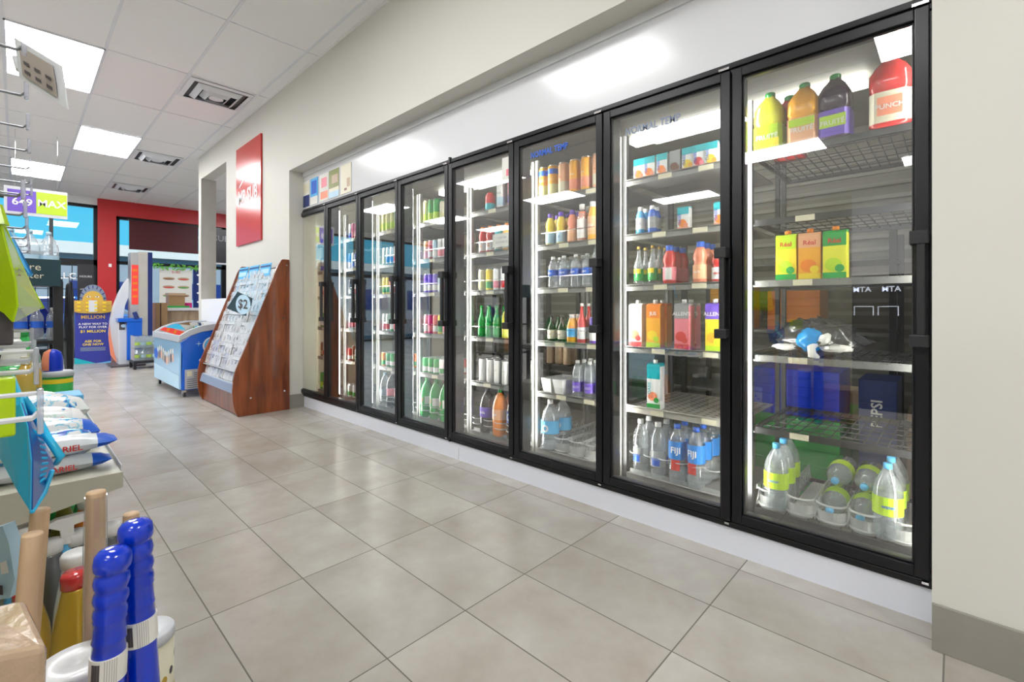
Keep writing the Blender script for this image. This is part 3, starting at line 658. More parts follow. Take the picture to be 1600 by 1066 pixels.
fill(4, 1, ['pop_green', 'pop_green', 'pop_green', 'pop_white', 'pop_red'], .072, 3, .068)
fill(4, 0, ['green_2l', 'green_2l', 'green_2l'], .125, 2, .12)
fill(5, 5, ['tall_pale', 'tall_pale', 'tall_pale', 'tall_green'], .07)
fill(5, 4, ['slim_cream', 'slim_silver', 'slim_silver', 'slim_white'])
fill(5, 3, ['slim_yellow', 'slim_yellow', 'slim_red', 'slim_white', 'slim_brown'])
fill(5, 2, ['slim_white', 'slim_whitered', 'slim_green', 'slim_white', 'slim_green'])
fill(5, 1, ['pop_orange', 'pop_green', 'pop_green', 'pop_red', 'pop_orange'], .072, 3, .068)
fill(5, 0, ['water_15', 'coke_2l', 'coke_2l'], .125, 1, .12)
fill(6, 5, ['slim_silver', 'slim_magenta', 'slim_magenta', 'slim_pink'])
fill(6, 4, ['slim_blue', 'slim_silver', 'slim_blue', 'slim_blue'])
fill(6, 3, ['slim_dark', 'slim_green', 'slim_whitered', 'slim_orange'])
fill(6, 2, ['slim_white', 'slim_whitered', 'slim_white', 'slim_white'])
fill(6, 1, ['pop_red', 'slim_brown', 'pop_white', 'pop_orange'], .072, 2, .068)
fill(6, 0, ['pop_white', 'pop_white', 'coke_2l'], .1, 1, .12)
fill(7, 5, ['slim_silver', 'slim_cream', 'slim_silver'], rows=1)
fill(7, 4, ['slim_silver', 'slim_silver', 'slim_white'], rows=1)
fill(7, 3, ['slim_white', 'slim_salmon', 'slim_white'], rows=1)
fill(7, 2, ['slim_green', 'slim_green', 'slim_white'], rows=1)
fill(7, 1, ['slim_brown', 'slim_whitered', 'slim_brown'], rows=1)
fill(7, 0, ['tall_green', 'pop_green', 'tall_pale'], .08, rows=1)
# lying water bottles, organisers, bag, crates
for i, (u, x, z, rx, lb) in enumerate([(1296, .06, .052, 0, 'lying water bottle at the front left of the rightmost bottom shelf'), (1344, .06, .052, 0, 'lying water bottle at the front right of the rightmost bottom shelf'),
        (1298, .15, .15, .15, 'water bottle lying on top at left, rightmost bottom shelf'), (1345, .15, .15, .1, 'water bottle lying on top at right, rightmost bottom shelf')]):
    y = onX(u, 480, SX0 + .05).y
    o = place(PR['water_green'], (SX0 + x + .27, y, SZ[0] + z), lb, rot=(0, R(-90), 0), group='lying water bottles')
def organiser(d, ya, yb, n, label, zt=.09):
    t = thing('bottle_organiser', label, 'organiser', (SX0 + .02, (ya + yb) / 2, SZ[0]), 'white plastic bottle organisers')
    w_ = (yb - ya) / n; z = SZ[0] + .002
    m = MB()
    for k in range(n + 1):
        y = ya + w_ * k
        m.box((SX0 + .04, y - .002, z + zt - .02), (SX1 - .08, y + .002, z + zt), 'milky').box((SX0 + .04, y - .002, z), (SX1 - .08, y + .002, z + .02), 'milky')
        for q in range(8):
            xa = SX0 + .05 + q * .06; m.tube([(xa, y, z + .015), (xa + .03, y, z + zt - .01), (xa + .06, y, z + .015)], .004, 'milky', 4)
    m.build('divider', t)
    m = MB()
    for k in range(n):
        yc = ya + w_ * (k + .5); rr = w_ / 2 - .006
        for zz in (z + zt - .012, z + .012):
            m.tube([(SX0 + .05 - rr * math.sin(math.pi * q / 10) * .8, yc + rr * math.cos(math.pi * q / 10), zz) for q in range(11)], .0045, 'milky', 6)
        m.lathe([(rr * .95, z), (rr, z + zt * .6)], 'milky', 12, c=(SX0 + .06, yc, 0), a0=math.pi / 2, a1=3 * math.pi / 2, cap=False)
    m.build('front_loop', t)
    m = MB()
    for k in range(n):
        y = ya + w_ * (k + .5)
        for q in range(24): m.box((SX0 + .05 + q * .02, y - w_ * .38, z), (SX0 + .058 + q * .02, y + w_ * .38, z + .004), 'white')
        m.box((SX0 + .04, y - w_ * .4, z), (SX1 - .1, y - w_ * .34, z + .004), 'white').box((SX0 + .04, y + w_ * .34, z), (SX1 - .1, y + w_ * .4, z + .004), 'white')
    m.build('grate', t)
organiser(0, .095, .655, 5, 'white bottle organiser on the bottom shelf, rightmost cooler door')
organiser(2, 1.38, 1.93, 5, 'white bottle organiser on the bottom shelf, third cooler door from right', .1)
for d, us in ((1, 'second'), (3, 'fourth'), (4, 'fifth'), (5, 'sixth')):
    t = thing('bottle_holder', f'pale wire loops round bottles, bottom shelf, {us} cooler door from right', 'bottle holder', (SX0, dy(d) + .3, SZ[0]), 'wire loop bottle holders')
    m = MB(); n = 7 if d == 1 else 5; w_ = .56 / n
    for zz in (.10, .06) if d > 1 else (.11,):
        for k in range(n):
            yc = dy(d + 1) - .035 - w_ * (k + .5); rr = w_ / 2
            m.tube([(SX0 + .05 - rr * math.sin(math.pi * q / 10) * 1.05, yc + rr * math.cos(math.pi * q / 10), SZ[0] + zz) for q in range(11)], .003, 'milky', 6)
    m.build('loop', t)
    MB().box((SX0 + .03, dy(d) + .04, SZ[0] + .0), (SX0 + .034, dy(d + 1) - .04, SZ[0] + .02), 'milky').build('base_strip', t)
for k, u in enumerate((862, 880)):
    y = onX(u, 480, SX0 + .06).y; z = SZ[1]
    m = MB(); a, b = .03, .037
    m.add([(SX0 + .02, y - a, z), (SX0 + .2, y - a, z), (SX0 + .2, y + a, z), (SX0 + .02, y + a, z), (SX0 + .0, y - b, z + .09), (SX0 + .22, y - b, z + .09), (SX0 + .22, y + b, z + .09), (SX0, y + b, z + .09)],
          [(0, 3, 2, 1), (0, 1, 5, 4), (1, 2, 6, 5), (2, 3, 7, 6), (3, 0, 4, 7)], 'white')
    o = m.build('plastic_bin', solid=.003); tag(o, ['left', 'right'][k] + ' empty white plastic bin on the fifth shelf, third cooler door from right', 'bin', 'white plastic bins')
for k in range(3):
    y = onX(858 + k * 13, 480, SX0 + .32).y
    m = MB()
    for q in range(2): m.lathe([(.027, 0), (.03, .01), (.03, .13), (.024, .14)], 'tan', 14, c=(SX0 + .34 + q * .062, y, SZ[1] + .14))
    m.box((SX0 + .30, y - .03, SZ[1] + .13), (SX0 + .44, y + .03, SZ[1] + .14), 'dark')
    tag(m.build('coffee_can_pack'), f'pack of tan coffee cans, {NTH[k]} from left, behind the white bins', 'can pack', 'coffee can packs')
# plastic bag
def blob(name, c, s, mname, seed, amp=.22, parent=None, seg=26, freq=3.0, flat=0):
    rnd = random.Random(seed); ph = [(rnd.uniform(0, 6), rnd.uniform(0, 6), rnd.uniform(1, freq * 2), rnd.uniform(1, freq * 2)) for _ in range(9)]
    vs = []; n = seg; h = seg // 2
    for i in range(h + 1):
        th = math.pi * i / h
        for k in range(n):
            p = 2 * math.pi * k / n; q = 1 + amp * sum(math.sin(a + p * round(e)) * math.sin(b + th * f_) for a, b, e, f_ in ph) / 3
            z = -math.cos(th) * q
            if z < 0: z *= (1 - flat)
            vs.append((c[0] + s[0] * math.sin(th) * math.cos(p) * q, c[1] + s[1] * math.sin(th) * math.sin(p) * q, c[2] + s[2] * z))
    fs = [(i * n + k, i * n + (k + 1) % n, (i + 1) * n + (k + 1) % n, (i + 1) * n + k) for i in range(h) for k in range(n)]
    return MB().add(vs, fs, mname).build(name, parent, smooth=True)
mat('bag_black', (.03, .03, .035), .2, coat=.4); mat('bag_white', (.75, .74, .72), .35); mat('bag_blue', (.02, .30, .75), .2)
y = onX(1275, 480, 2.42).y; z = SZ[2]
t = thing('plastic_bag', 'knotted black, blue and white plastic bag lying on a wire shelf', 'bag', (2.42, y, z))
blob('bag_body', (2.45, y, z + .055), (.11, .165, .10), 'bag_black', 3, .18, t, 34, 5, .3)
blob('blue_print', (2.365, y + .01, z + .065), (.05, .055, .055), 'bag_blue', 5, .1, t, 26, 5, .2)
blob('white_print', (2.37, y + .10, z + .035), (.04, .06, .014), 'bag_white', 8, .2, t, 26, 5)
blob('white_print', (2.36, y - .08, z + .04), (.04, .06, .016), 'bag_white', 9, .2, t, 26, 5)
m = MB().tube([(2.34, y - .01, z + .06), (2.325, y - .0, z + .04), (2.32, y - .005, z + .01), (2.31, y - .03, z + .0)], [.02, .016, .018, .008], 'bag_white', 10).tube([(2.345, y - .02, z + .05), (2.33, y - .05, z + .08), (2.33, y - .065, z + .1)], [.012, .022, .008], 'bag_white', 10)
m.build('knot', t, smooth=True)
# stock seen at the back of the walk-in
def crate(x, y, z, w, dd, h, cm, label, txt=None, name='crate', cat='crate'):
    t = thing(name, label, cat, (x, y, z), None)
    m = MB().box((x, y - w / 2, z), (x + dd, y + w / 2, z + h), cm)
    for k in range(5): m.box((x - .006, y - w / 2, z + h * k / 5), (x, y + w / 2, z + h * k / 5 + .012), cm)
    m.build('shell', t, bevel=.01)
    if txt: MB().text(txt, (x - .008, y, z + h * .74), (0, 0, 1), (0, 1, 0), w * .42, 'white', bold=True).build('lettering', t)
crate(3.0, .66, .452, .42, .35, .26, 'deepblue', 'blue crate behind the wire rack of the rightmost cooler door')
crate(3.02, .66, .0, .42, .38, .45, 'green', 'green crate under the blue one in the walk-in cooler')
crate(3.1, .30, .0, .16, .3, .68, 'navy', 'navy box with white vertical lettering behind the wire rack', 'PEPSI', 'drink_box', 'box')
crate(3.25, .1, .0, .18, .3, .5, 'tan', 'tan carton behind the wire rack, right of the navy box', None, 'cardboard_box', 'box')
crate(3.42, .7, .0, .5, .4, .42, 'green', 'large green crate low at the back of the walk-in cooler')
crate(4.05, .9, .891, .35, .3, .3, 'orange', 'orange carton stored at the back of the walk-in cooler', None, 'cardboard_box', 'box')
crate(4.0, 1.35, .891, .3, .3, .35, 'amber', 'amber carton stored at the back, left of the orange one', None, 'cardboard_box', 'box')
crate(4.0, 2.3, .391, .6, .4, .46, 'paleblue', 'pale blue carton stored at the back of the walk-in cooler', None, 'cardboard_box', 'box')
t = thing('stock_shelf', 'grey stock shelf along the back wall of the walk-in cooler', 'shelving', (4.1, 2, 0))
m = MB()
for z in (.04, .39, .89, 1.4):
    m.box((3.95, .3, z - .02), (4.5, 4.6, z), 'shelf_grey')
m.build('shelf', t)
m = MB()
for y in (.3, 1.7, 3.2, 4.6):
    for x in (3.95, 4.5): m.box((x - .02, y - .02, 0), (x + .02, y + .02, 1.6), 'dark')
m.build('upright', t)
# signs stuck to the cooler
mat('ink_grey', (.2, .25, .35), .6)
def gx(u, v): p = onX(u, v, XC - .0115); return p
for (u, v, s, lb, d) in ((1018, 196, .052, 'blue lettering high on the glass, second cooler door from right', 1), (857, 236, .05, 'blue lettering high on the glass, third cooler door from right', 2)):
    p = gx(u, v)
    tag(MB().text('NORMAL TEMP', p, UX, UZ, s, 'blue' if d == 2 else 'ink_grey', bold=True, sx=.8).build('glass_lettering'), lb, 'sign', 'glass lettering')
def sheet(name, x, y0, y1, z0, z1, base, lab, cat='notice', lines=(), patches=()):
    t = thing(name, lab, cat, (x, (y0 + y1) / 2, z0))
    m = MB().box((x - .003, y0, z0), (x, y1, z1), base)
    for n_, (a, b, c, d_, pm) in enumerate(patches):
        xx = x - .0036 - .0006 * n_
        m.quad([(xx, y1 - (y1 - y0) * a, z0 + (z1 - z0) * b), (xx, y1 - (y1 - y0) * c, z0 + (z1 - z0) * b), (xx, y1 - (y1 - y0) * c, z0 + (z1 - z0) * d_), (xx, y1 - (y1 - y0) * a, z0 + (z1 - z0) * d_)], pm)
    for (s_, fz, sz, cm) in lines: m.text(s_, (x - .006, (y0 + y1) / 2, z0 + (z1 - z0) * fz), UX, UZ, (z1 - z0) * sz, cm)
    m.build('printed_sheet', t); return t
a, b = gx(785, 244), gx(804, 270)
sheet('notice', XC - .0115, b.y, a.y, 1.86, 2.0, 'paper', 'white notice taped high on the glass, fourth cooler door from right', patches=[(.35, .15, .65, .45, 'pink')])
a, b = onX(770, 365, SX0 - .004), onX(800, 388, SX0 - .004)
sheet('price_card', SX0 - .004, b.y, a.y, 1.475, 1.565, 'paper', 'white card in front of the sports drinks, fourth cooler door from right', lines=[('CLEAR FREE', .66, .2, 'ink_grey'), ('BUY 2 FOR $5', .33, .2, 'ink_grey')])
px = [(474, 484, 'paper', [(0, 0, 1, .45, 'navy'), (.1, .55, .9, .9, 'cream')]), (485.5, 497, 'sky', [(0, 0, 1, .3, 'paper'), (.15, .4, .85, .9, 'blue')]), (500, 514, 'paper', [(.1, .08, .9, .35, 'coral'), (.2, .5, .8, .85, 'pink')]),
      (514.5, 530, 'cream', [(0, .35, 1, 1, 'olive'), (0, 0, 1, .22, 'paleblue'), (.3, .5, .9, .8, 'tan')]), (533, 549, 'cream', [(.6, .2, .9, .5, 'tan'), (.35, .1, .6, .18, 'brown')])]
plab = ['navy and cream poster, leftmost above the cooler doors', 'blue poster, second from left above the cooler doors', 'white and red poster in the middle of the five above the doors', 'dark olive picture poster, fourth from left above the doors', 'cream poster, rightmost of the five above the cooler doors']
for (u0, u1, bs, pt), lb in zip(px, plab):
    ya, yb = onX(u0, 300, XC - .002).y, onX(u1, 300, XC - .002).y
    sheet('poster', XC - .002, yb, ya, 2.13, 2.40, bs, lb, 'poster', patches=pt)
# mirrored lettering seen in the last door is the lit topper of a cash machine behind the camera
t = thing('cash_machine', 'black cash machine with lit lettering behind the camera, mirrored in the rightmost cooler door', 'cash machine', (-1.9, .6, 0))
m = MB().box((-2.4, .3, 0), (-1.9, .95, 1.4), 'dark')
m.build('cabinet', t, bevel=.01)
m = MB()
for yy in (.72, .48): m.text('ATM', (-1.897, yy, 1.25), (0, 1, 0), UZ, .075, 'neon', bold=True)
m.build('lit_lettering', t)
m = MB()
for y0 in (.42, .62):
    m.box((-1.9, y0, .98), (-1.896, y0 + .008, 1.07), 'neon').box((-1.9, y0 + .16, .98), (-1.896, y0 + .168, 1.07), 'neon').box((-1.9, y0, 1.07), (-1.896, y0 + .168, 1.076), 'neon')
m.build('light_frame', t)

# ------------------------------------------------------------------ red wall sign
t = thing('wall_sign', 'tall glossy red sandwich shop sign panel on the right wall', 'sign', (XW, 6.3, 1.85))
m = MB().box((XW - .02, 5.86, 1.85), (XW, 6.75, 3.09), 'red_gloss')
m.text('MR.SUB', (XW - .023, 6.31, 2.44), UX, UZ, .235, 'white', bold=True, sx=.88)
m.quad([(XW - .0215, 6.62, 2.60), (XW - .0215, 6.32, 2.73), (XW - .0215, 6.32, 2.705), (XW - .0215, 6.62, 2.575)], 'white')
m.build('panel', t)
# items stuck on the white wall below the opening
t = thing('paper_rolls', 'row of pale clear bottles on a ledge below the wall opening', 'bottles', (XW, 7.7, .85)) if False else None

# ------------------------------------------------------------------ card rack
RN, RF = 5.05, 6.32
out = [(1.872, 1.555), (1.885, 1.562), (1.945, 1.562), (1.952, 1.55), (1.952, 0), (1.468, 0), (1.44, .06), (1.424, .15), (1.419, .25), (1.427, .36), (1.446, .448), (1.488, .56), (1.542, .69), (1.60, .85), (1.658, 1.003), (1.72, 1.17), (1.778, 1.327), (1.834, 1.49)]
rack = thing('card_rack', 'tall wooden display rack with curved sides holding rows of cards', 'display rack', (1.7, 5.7, 0))
sc = (1.952 - 1.441) / (1.952 - 1.419)
for y0 in (RN, RF):
    o = MB().prism([(1.952 - (1.952 - p[0]) * 1.0, p[1]) for p in out], 1, y0, y0 + .025, 'cherry_wood').build('side_panel', rack, bevel=.003)
    m = MB()
    for (x, z) in ((1.92, 1.5), (1.89, .95), (1.90, .2), (1.58, .17)): m.lathe([(.009, 0), (.007, .003)], 'chrome', 10, c=(0, 0, 0))
    m2 = MB()
    for (x, z) in ((1.925, 1.5), (1.89, .95), (1.90, .2), (1.58, .17)): m2.tube([(x, y0 - .003, z), (x, y0, z)], .009, 'chrome', 10)
    m2.build('screw_cap', o)
MB().box((1.475, RN + .025, .01), (1.49, RF, .22), 'cherry_wood').build('kick_panel', rack)
MB().prism([(1.44, .22), (1.46, .30), (1.475, .31), (1.50, .22)], 1, RN + .025, RF, 'ink_grey').build('front_trim', rack)
def slope(z): # x of the rack front at height z
    P = [(.3, 1.47), (.448, 1.475), (.69, 1.56), (1.003, 1.675), (1.327, 1.79), (1.56, 1.86)]
    for (a, xa), (b, xb) in zip(P, P[1:]):
        if z <= b: return xa + (xb - xa) * (z - a) / (b - a)
    return 1.86
NT = 10; tz = [.30 + k * .113 for k in range(NT)]
for k, z in enumerate(tz):
    x = slope(z + .03)
    MB().box((x, RN + .025, z), (x + .16, RF, z + .006), 'peg_white').box((x, RN + .025, z), (x + .004, RF, z + .012), 'peg_white').box((x + .13, RN + .025, z), (x + .135, RF, z + .12), 'peg_white').build('tier', rack)
MB().box((1.93, RN + .025, .02), (1.95, RF, 1.5), 'cherry_wood').build('back_board', rack)
mat('ink', (.08, .07, .08), .5); mat('violet_pale', (.42, .36, .46), .5); mat('greypaper', (.42, .40, .40), .4); mat('whitecard', (.86, .86, .88), .3, coat=.3); glassmat('sleeve', (.99, .99, .99), 1.4, .2, .15, .1)
var = []
for k, (a, b_) in enumerate((('violet_pale', 'greypaper'), ('greypaper', 'ink'), ('violet_pale', 'whitecard'), ('tan', 'greypaper'), ('greypaper', 'violet_pale'), ('ink', 'greypaper'))):
    m = MB().box((-.004, -.052, 0), (.004, .052, .145), 'whitecard')
    rnd = random.Random(k)
    for q in range(3):
        y0, z0 = rnd.uniform(-.04, .01), rnd.uniform(.03, .09); m.quad([(-.0045, y0 + rnd.uniform(.02, .035), z0), (-.0045, y0, z0), (-.0045, y0, z0 + rnd.uniform(.015, .04)), (-.0045, y0 + .025, z0 + .03)], (a, b_, a)[q])
    var.append(('greeting_card', 'card', [('card_face', m.mesh('card_face')), ('sleeve', MB().box((-.0065, -.055, -.001), (-.0055, .055, .15), 'sleeve').mesh('sleeve'))]))
NTH11 = NTH + ['eleventh']
for r, z in enumerate(tz):
    for c in range(11):
        y = RF - .06 - c * .1125
        place(random.choice(var), (slope(z + .03) + .012 + random.uniform(0, .012), y + random.uniform(-.004, .004), z + .007 + random.uniform(0, .01)), f'sleeved white card, {NTH11[c]} from left in the {NTH[NT - 1 - r]} row from top, wooden rack', group='cards in the wooden rack', rot=(0, R(14), random.uniform(-.05, .05)))
for k in range(3):
    y = RF - .12 - k * .36
    m = MB().box((-.004, -.15, 0), (.004, .15, .14), 'sky'); m.quad([(-.005, .12, .03), (-.005, -.12, .03), (-.005, -.12, .08), (-.005, .12, .08)], 'paleblue')
    m.quad([(-.005, .15, .1), (-.005, -.15, .1), (-.005, -.15, .12), (-.005, .15, .12)], 'navy')
    o = m.build('header_card'); o.location = (slope(1.5) - .01, y - .05, 1.40); o.rotation_euler = (0, R(10), 0)
    tag(o, ['leftmost', 'middle', 'rightmost'][k] + ' blue picture card across the top of the wooden rack', 'card', 'blue header cards')
sg = thing('price_sign', 'dark slate sign reading two dollars tilted on the card rack', 'sign', (1.6, 5.9, 1.1))
n0 = onX(368, 470, 1.59); u_ = (onX(405, 480, 1.60) - onX(355, 463, 1.585)).normalized()
pc = [atD(u, v, 1 / (.2083 + (u - 354) * .000135)) for u, v in [(371, 456), (394, 466), (392, 478), (386, 480), (384, 494), (354, 482)]]
nrm = (pc[1] - pc[0]).cross(pc[-1] - pc[0]).normalized(); nrm = -nrm if nrm.dot(pc[0]) > 0 else nrm
m = MB().add(pc + [p - nrm * .006 for p in pc], [tuple(range(6)), tuple(range(11, 5, -1))] + [(i, i + 6, (i + 1) % 6 + 6, (i + 1) % 6) for i in range(6)], 'slate')
m.build('plate', sg)
cc = sum(pc, Vector()) / 6 + nrm * .002; uu = (pc[1] - pc[0]).normalized(); vv = nrm.cross(uu).normalized(); uu = vv.cross(nrm).normalized(); uu = (uu + vv * .25).normalized(); vv = nrm.cross(uu).normalized()
MB().disc(cc, uu, vv, .10, .10, 'paleblue', 26).text('$2', cc + nrm * .002, uu, vv, .13, 'ink', bold=True).build('price_disc', sg)

# ------------------------------------------------------------------ ice cream freezer
fz = thing('chest_freezer', 'blue ice cream chest freezer with curved glass lid and picture front', 'freezer', (1.6, 7.35, 0))
FY0, FY1, FX0, FX1 = 6.58, 8.12, 1.30, 1.93
top = [(FX0 + .01, .72), (FX0 + .1, .79), (FX0 + .22, .84), (FX0 + .38, .865), (FX1, .87)]
body = [(FX0 + .02, .09), (FX1, .09), (FX1, .80), (FX0 + .38, .795), (FX0 + .22, .77), (FX0 + .1, .725), (FX0 + .01, .66), (FX0 + .03, .5)]
MB().prism(body, 1, FY0, FY1, 'freezer_blue').build('body', fz, bevel=.006)
lid = [(FX0 - .01, .66), (FX0 + .1, .725), (FX0 + .22, .77), (FX0 + .38, .795), (FX1, .80), (FX1, .87), (FX0 + .38, .87), (FX0 + .22, .845), (FX0 + .1, .80), (FX0 - .005, .73)]
o = MB().prism(lid, 1, FY0 - .01, FY0 + .05, 'freezer_grey').prism(lid, 1, FY1 - .05, FY1 + .01, 'freezer_grey').box((FX0 - .012, FY0, .655), (FX0 + .02, FY1, .735), 'freezer_grey').build('lid_frame', fz, bevel=.005)
m = MB()
for a_, b_ in zip(lid[5:], lid[6:]):
    m.quad([(a_[0], FY0 + .05, a_[1] - .01), (b_[0], FY0 + .05, b_[1] - .01), (b_[0], FY1 - .05, b_[1] - .01), (a_[0], FY1 - .05, a_[1] - .01)], 'door_glass')
m.build('glass_lid', fz)
mat('picture_sky', (.35, .6, .85), .15, coat=.5)
m = MB().box((FX0 + .003, FY0 + .02, .10), (FX0 + .018, FY1 - .02, .65), 'picture_sky')
for k in range(9):
    y = FY1 - .3 - k * .11; m.disc((FX0 + .002, y, .42 + .03 * math.sin(k)), UX, UZ, .04, .06, ('tan', 'brown', 'peach')[k % 3]); m.disc((FX0 + .0015, y, .50 + .03 * math.sin(k)), UX, UZ, .035, .035, ('white', 'cream')[k % 2])
m.quad([(FX0 + .002, FY1 - .04, .10), (FX0 + .002, FY0 + .04, .10), (FX0 + .002, FY0 + .04, .26), (FX0 + .002, FY1 - .04, .30)], 'paleblue')
m.disc((FX0 + .001, FY1 - .18, .44), UX, UZ, .12, .07, 'blue')
m.build('picture_front', fz)
m = MB().box((1.35, FY0 - .012, .10), (1.62, FY0, .33), 'freezer_grey')
for k in range(8): m.box((1.37 + (.07 if k > 4 else 0), FY0 - .015, .115 + k * .024), (1.60, FY0 - .011, .122 + k * .024), 'ink')
m.box((1.37, FY0 - .014, .25), (1.42, FY0 - .011, .31), 'cream'); m.build('vent_grille', fz)
m = MB().disc((1.64, FY0 - .002, .60), (1, 0, 0), UZ, .11, .11, 'white', 26).disc((1.64, FY0 - .003, .60), (1, 0, 0), UZ, .095, .095, 'sky', 26); m.text('N', (1.63, FY0 - .005, .60), (1, 0, 0), UZ, .12, 'red', bold=True).build('round_logo', fz)
st_ = MB()
st_.quad([(1.49, FY0 - .002, .665), (1.495, FY0 - .002, .635), (1.525, FY0 - .002, .63), (1.495, FY0 - .002, .625), (1.49, FY0 - .002, .595), (1.485, FY0 - .002, .625), (1.455, FY0 - .002, .63), (1.485, FY0 - .002, .635)], 'paleblue').build('star_print', fz)
MB().tube([(1.51, FY0 - .012, .43), (1.51, FY0, .43)], .018, 'white', 14).build('lock', fz)
for x in (FX0 + .06, FX1 - .06):
    for y in (FY0 + .08, FY1 - .08):
        MB().tube([(x - .012, y, .032), (x + .012, y, .032)], .032, 'dark', 14).box((x - .02, y - .02, .04), (x + .02, y + .02, .09), 'chrome').build('caster', fz)

# ------------------------------------------------------------------ banner, kiosk, water packs, far counter
sb = thing('lottery_standee', 'navy cardboard lottery standee with golden headdress figure on top', 'standee', (.98, 12.0, 0))
mat('standee_blue', (.03, .04, .30), .35); mat('gold_card', (.6, .38, .06), .35)
ux = Vector((1, -.15, 0)).normalized(); o0 = Vector((.74, 12.05, 0)); nf = Vector((-.15, -1, 0)).normalized()
def sp_(x, z, f=0): return o0 + ux * x + Vector((0, 0, z)) + nf * f
def slab(m, pts, th, mt): n = len(pts); m.add([sp_(x, z, th) for x, z in pts] + [sp_(x, z, 0) for x, z in pts], [tuple(range(n)), tuple(range(2 * n - 1, n - 1, -1))] + [(i, i + n, (i + 1) % n + n, (i + 1) % n) for i in range(n)], mt)
W_ = .52
m = MB(); slab(m, [(0, 0), (W_, 0), (W_, 1.0), (0.01, 1.0)], .06, 'standee_blue')
slab_pts = [(0, 0), (.30, 0), (0, .12)]
m.quad([sp_(x, z, .061) for x, z in slab_pts], 'teal'); m.quad([sp_(x, z, .061) for x, z in [(.3, 0), (W_, 0), (W_, .03)]], 'sky')
for s_, z, sz, cm in (('MILLION', .88, .09, 'gold_card'), ('A NEW WAY TO', .75, .055, 'white'), ('PLAY FOR OVER', .69, .055, 'white'), ('$1 MILLION', .61, .07, 'yellow'), ('ASK FOR', .42, .06, 'yellow'), ('ONE NOW', .36, .06, 'yellow')):
    m.text(s_, sp_(W_ / 2, z, .063), ux, UZ, sz, cm, bold=True)
for k in range(3): m.quad([sp_(x, z, .062) for x, z in [(.08, .24 + .025 * k), (.44, .24 + .025 * k), (.44, .255 + .025 * k), (.08, .255 + .025 * k)]], 'ink_grey')
m.build('panel', sb)
m = MB()
for k in range(3):
    n = 14
    ring = [(W_ / 2 + .27 * math.cos(math.pi * q / n) * -1, 1.0 + k * .07 - .05 * math.sin(math.pi * q / n)) for q in range(n + 1)]
    slab(m, ring + [(W_ / 2 + .27, 1.055 + k * .07), (W_ / 2 - .27, 1.055 + k * .07)], .10 + .01 * k, 'gold_card')
    for q in range(4): m.box(sp_(.04 + q * .12, 1.0 + k * .07, .12), sp_(.09 + q * .12, 1.03 + k * .07, .125), 'yellow')
slab(m, [(.2, .98), (.32, .98), (.32, 1.2), (.2, 1.2)], .125, 'kiosk_white')
m.build('gold_collar', sb)
m = MB(); n = 16
slab(m, [(W_ / 2 + .19 * math.cos(math.pi * q / n), 1.2 + .30 * math.sin(math.pi * q / n)) for q in range(n + 1)], .07, 'ink_grey')
slab(m, [(W_ / 2 + .15 * math.cos(math.pi * q / n), 1.19 + .19 * math.sin(math.pi * q / n)) for q in range(n + 1)], .09, 'gold_card')
for k in range(9):
    a_ = math.pi * (k + .5) / 9
    m.quad([sp_(W_ / 2 + r_ * math.cos(a_ + e), 1.2 + r_ * 1.5 * math.sin(a_ + e), .092) for r_, e in ((.15, -.04), (.19, -.04), (.19, .04), (.15, .04))], 'navy')
for sx in (-1, 1): m.disc(sp_(W_ / 2 + sx * .06, 1.27, .093), ux, UZ, .03, .012, 'white').disc(sp_(W_ / 2 + sx * .06, 1.27, .095), ux, UZ, .011, .011, 'ink')
m.quad([sp_(W_ / 2 - .012, 1.2, .094), sp_(W_ / 2 + .012, 1.2, .094), sp_(W_ / 2, 1.26, .1)], 'orange')
m.build('headdress', sb)

kk = thing('service_kiosk', 'white and blue self-service kiosk with curved fin and tall post', 'kiosk', (1.4, 11, 0))
fin = [onY(u, v, 11.3) for u, v in [(205, 430), (195, 442), (186, 458), (178, 478), (173, 500), (171, 522), (174, 545), (186, 570), (203, 572), (197, 545), (193, 520), (192, 500), (195, 478), (206, 450)]]
MB().prism([(p.x, max(p.z, 0)) for p in fin], 1, 11.25, 11.5, 'kiosk_white').build('fin', kk, bevel=.01)
fs = [onY(u, v, 11.2) for u, v in [(171, 505), (170, 530), (173, 555), (183, 568), (178, 548), (174, 528)]]
MB().prism([(p.x, max(p.z, 0)) for p in fs], 1, 11.22, 11.25, 'coral').build('orange_stripe', kk)
a, b = onY(186, 505, 11.05), onY(206, 572, 11.05)
m = MB().box((a.x, 11.05, 0), (b.x + .02, 11.45, a.z), 'kiosk_white').box((a.x + .0, 11.035, .66), (b.x - .1, 11.05, .80), 'ink'); m.disc((a.x + .06, 11.03, .73), (1, 0, 0), UZ, .035, .03, 'paleblue'); m.build('cabinet', kk, bevel=.008)
a, b = onY(184, 497, 10.98), onY(222, 505, 10.98)
MB().box((a.x, 10.96, .80), (b.x, 11.5, .87), 'freezer_blue').box((b.x - .22, 10.97, .1), (b.x, 11.4, .8), 'freezer_blue').build('tray', kk, bevel=.005)
a, b, c = onY(204, 395, 11), onY(217, 395, 11), onY(238, 395, 11)
MB().box((a.x, 11.0, .05), (b.x, 11.3, 2.08), 'alu').build('post_side', kk); MB().box((b.x, 10.99, .05), (c.x - .07, 11.3, 2.10), 'steel').build('post', kk); MB().box((c.x - .07, 10.99, .05), (c.x, 11.3, 2.10), 'navy').build('post_edge', kk)
m = MB().box((a.x + .015, 10.985, 1.12), (b.x - .01, 11.0, 1.85), 'screen_red')
for k in range(5): m.box((a.x + .03, 10.983, 1.25 + k * .12), (b.x - .025, 10.985, 1.29 + k * .12), 'orange')
m.build('screen', kk)
MB().tube([(a.x + .05, 10.97, .98), (a.x + .09, 10.96, .86)], .035, 'navy', 12).build('handset', kk)
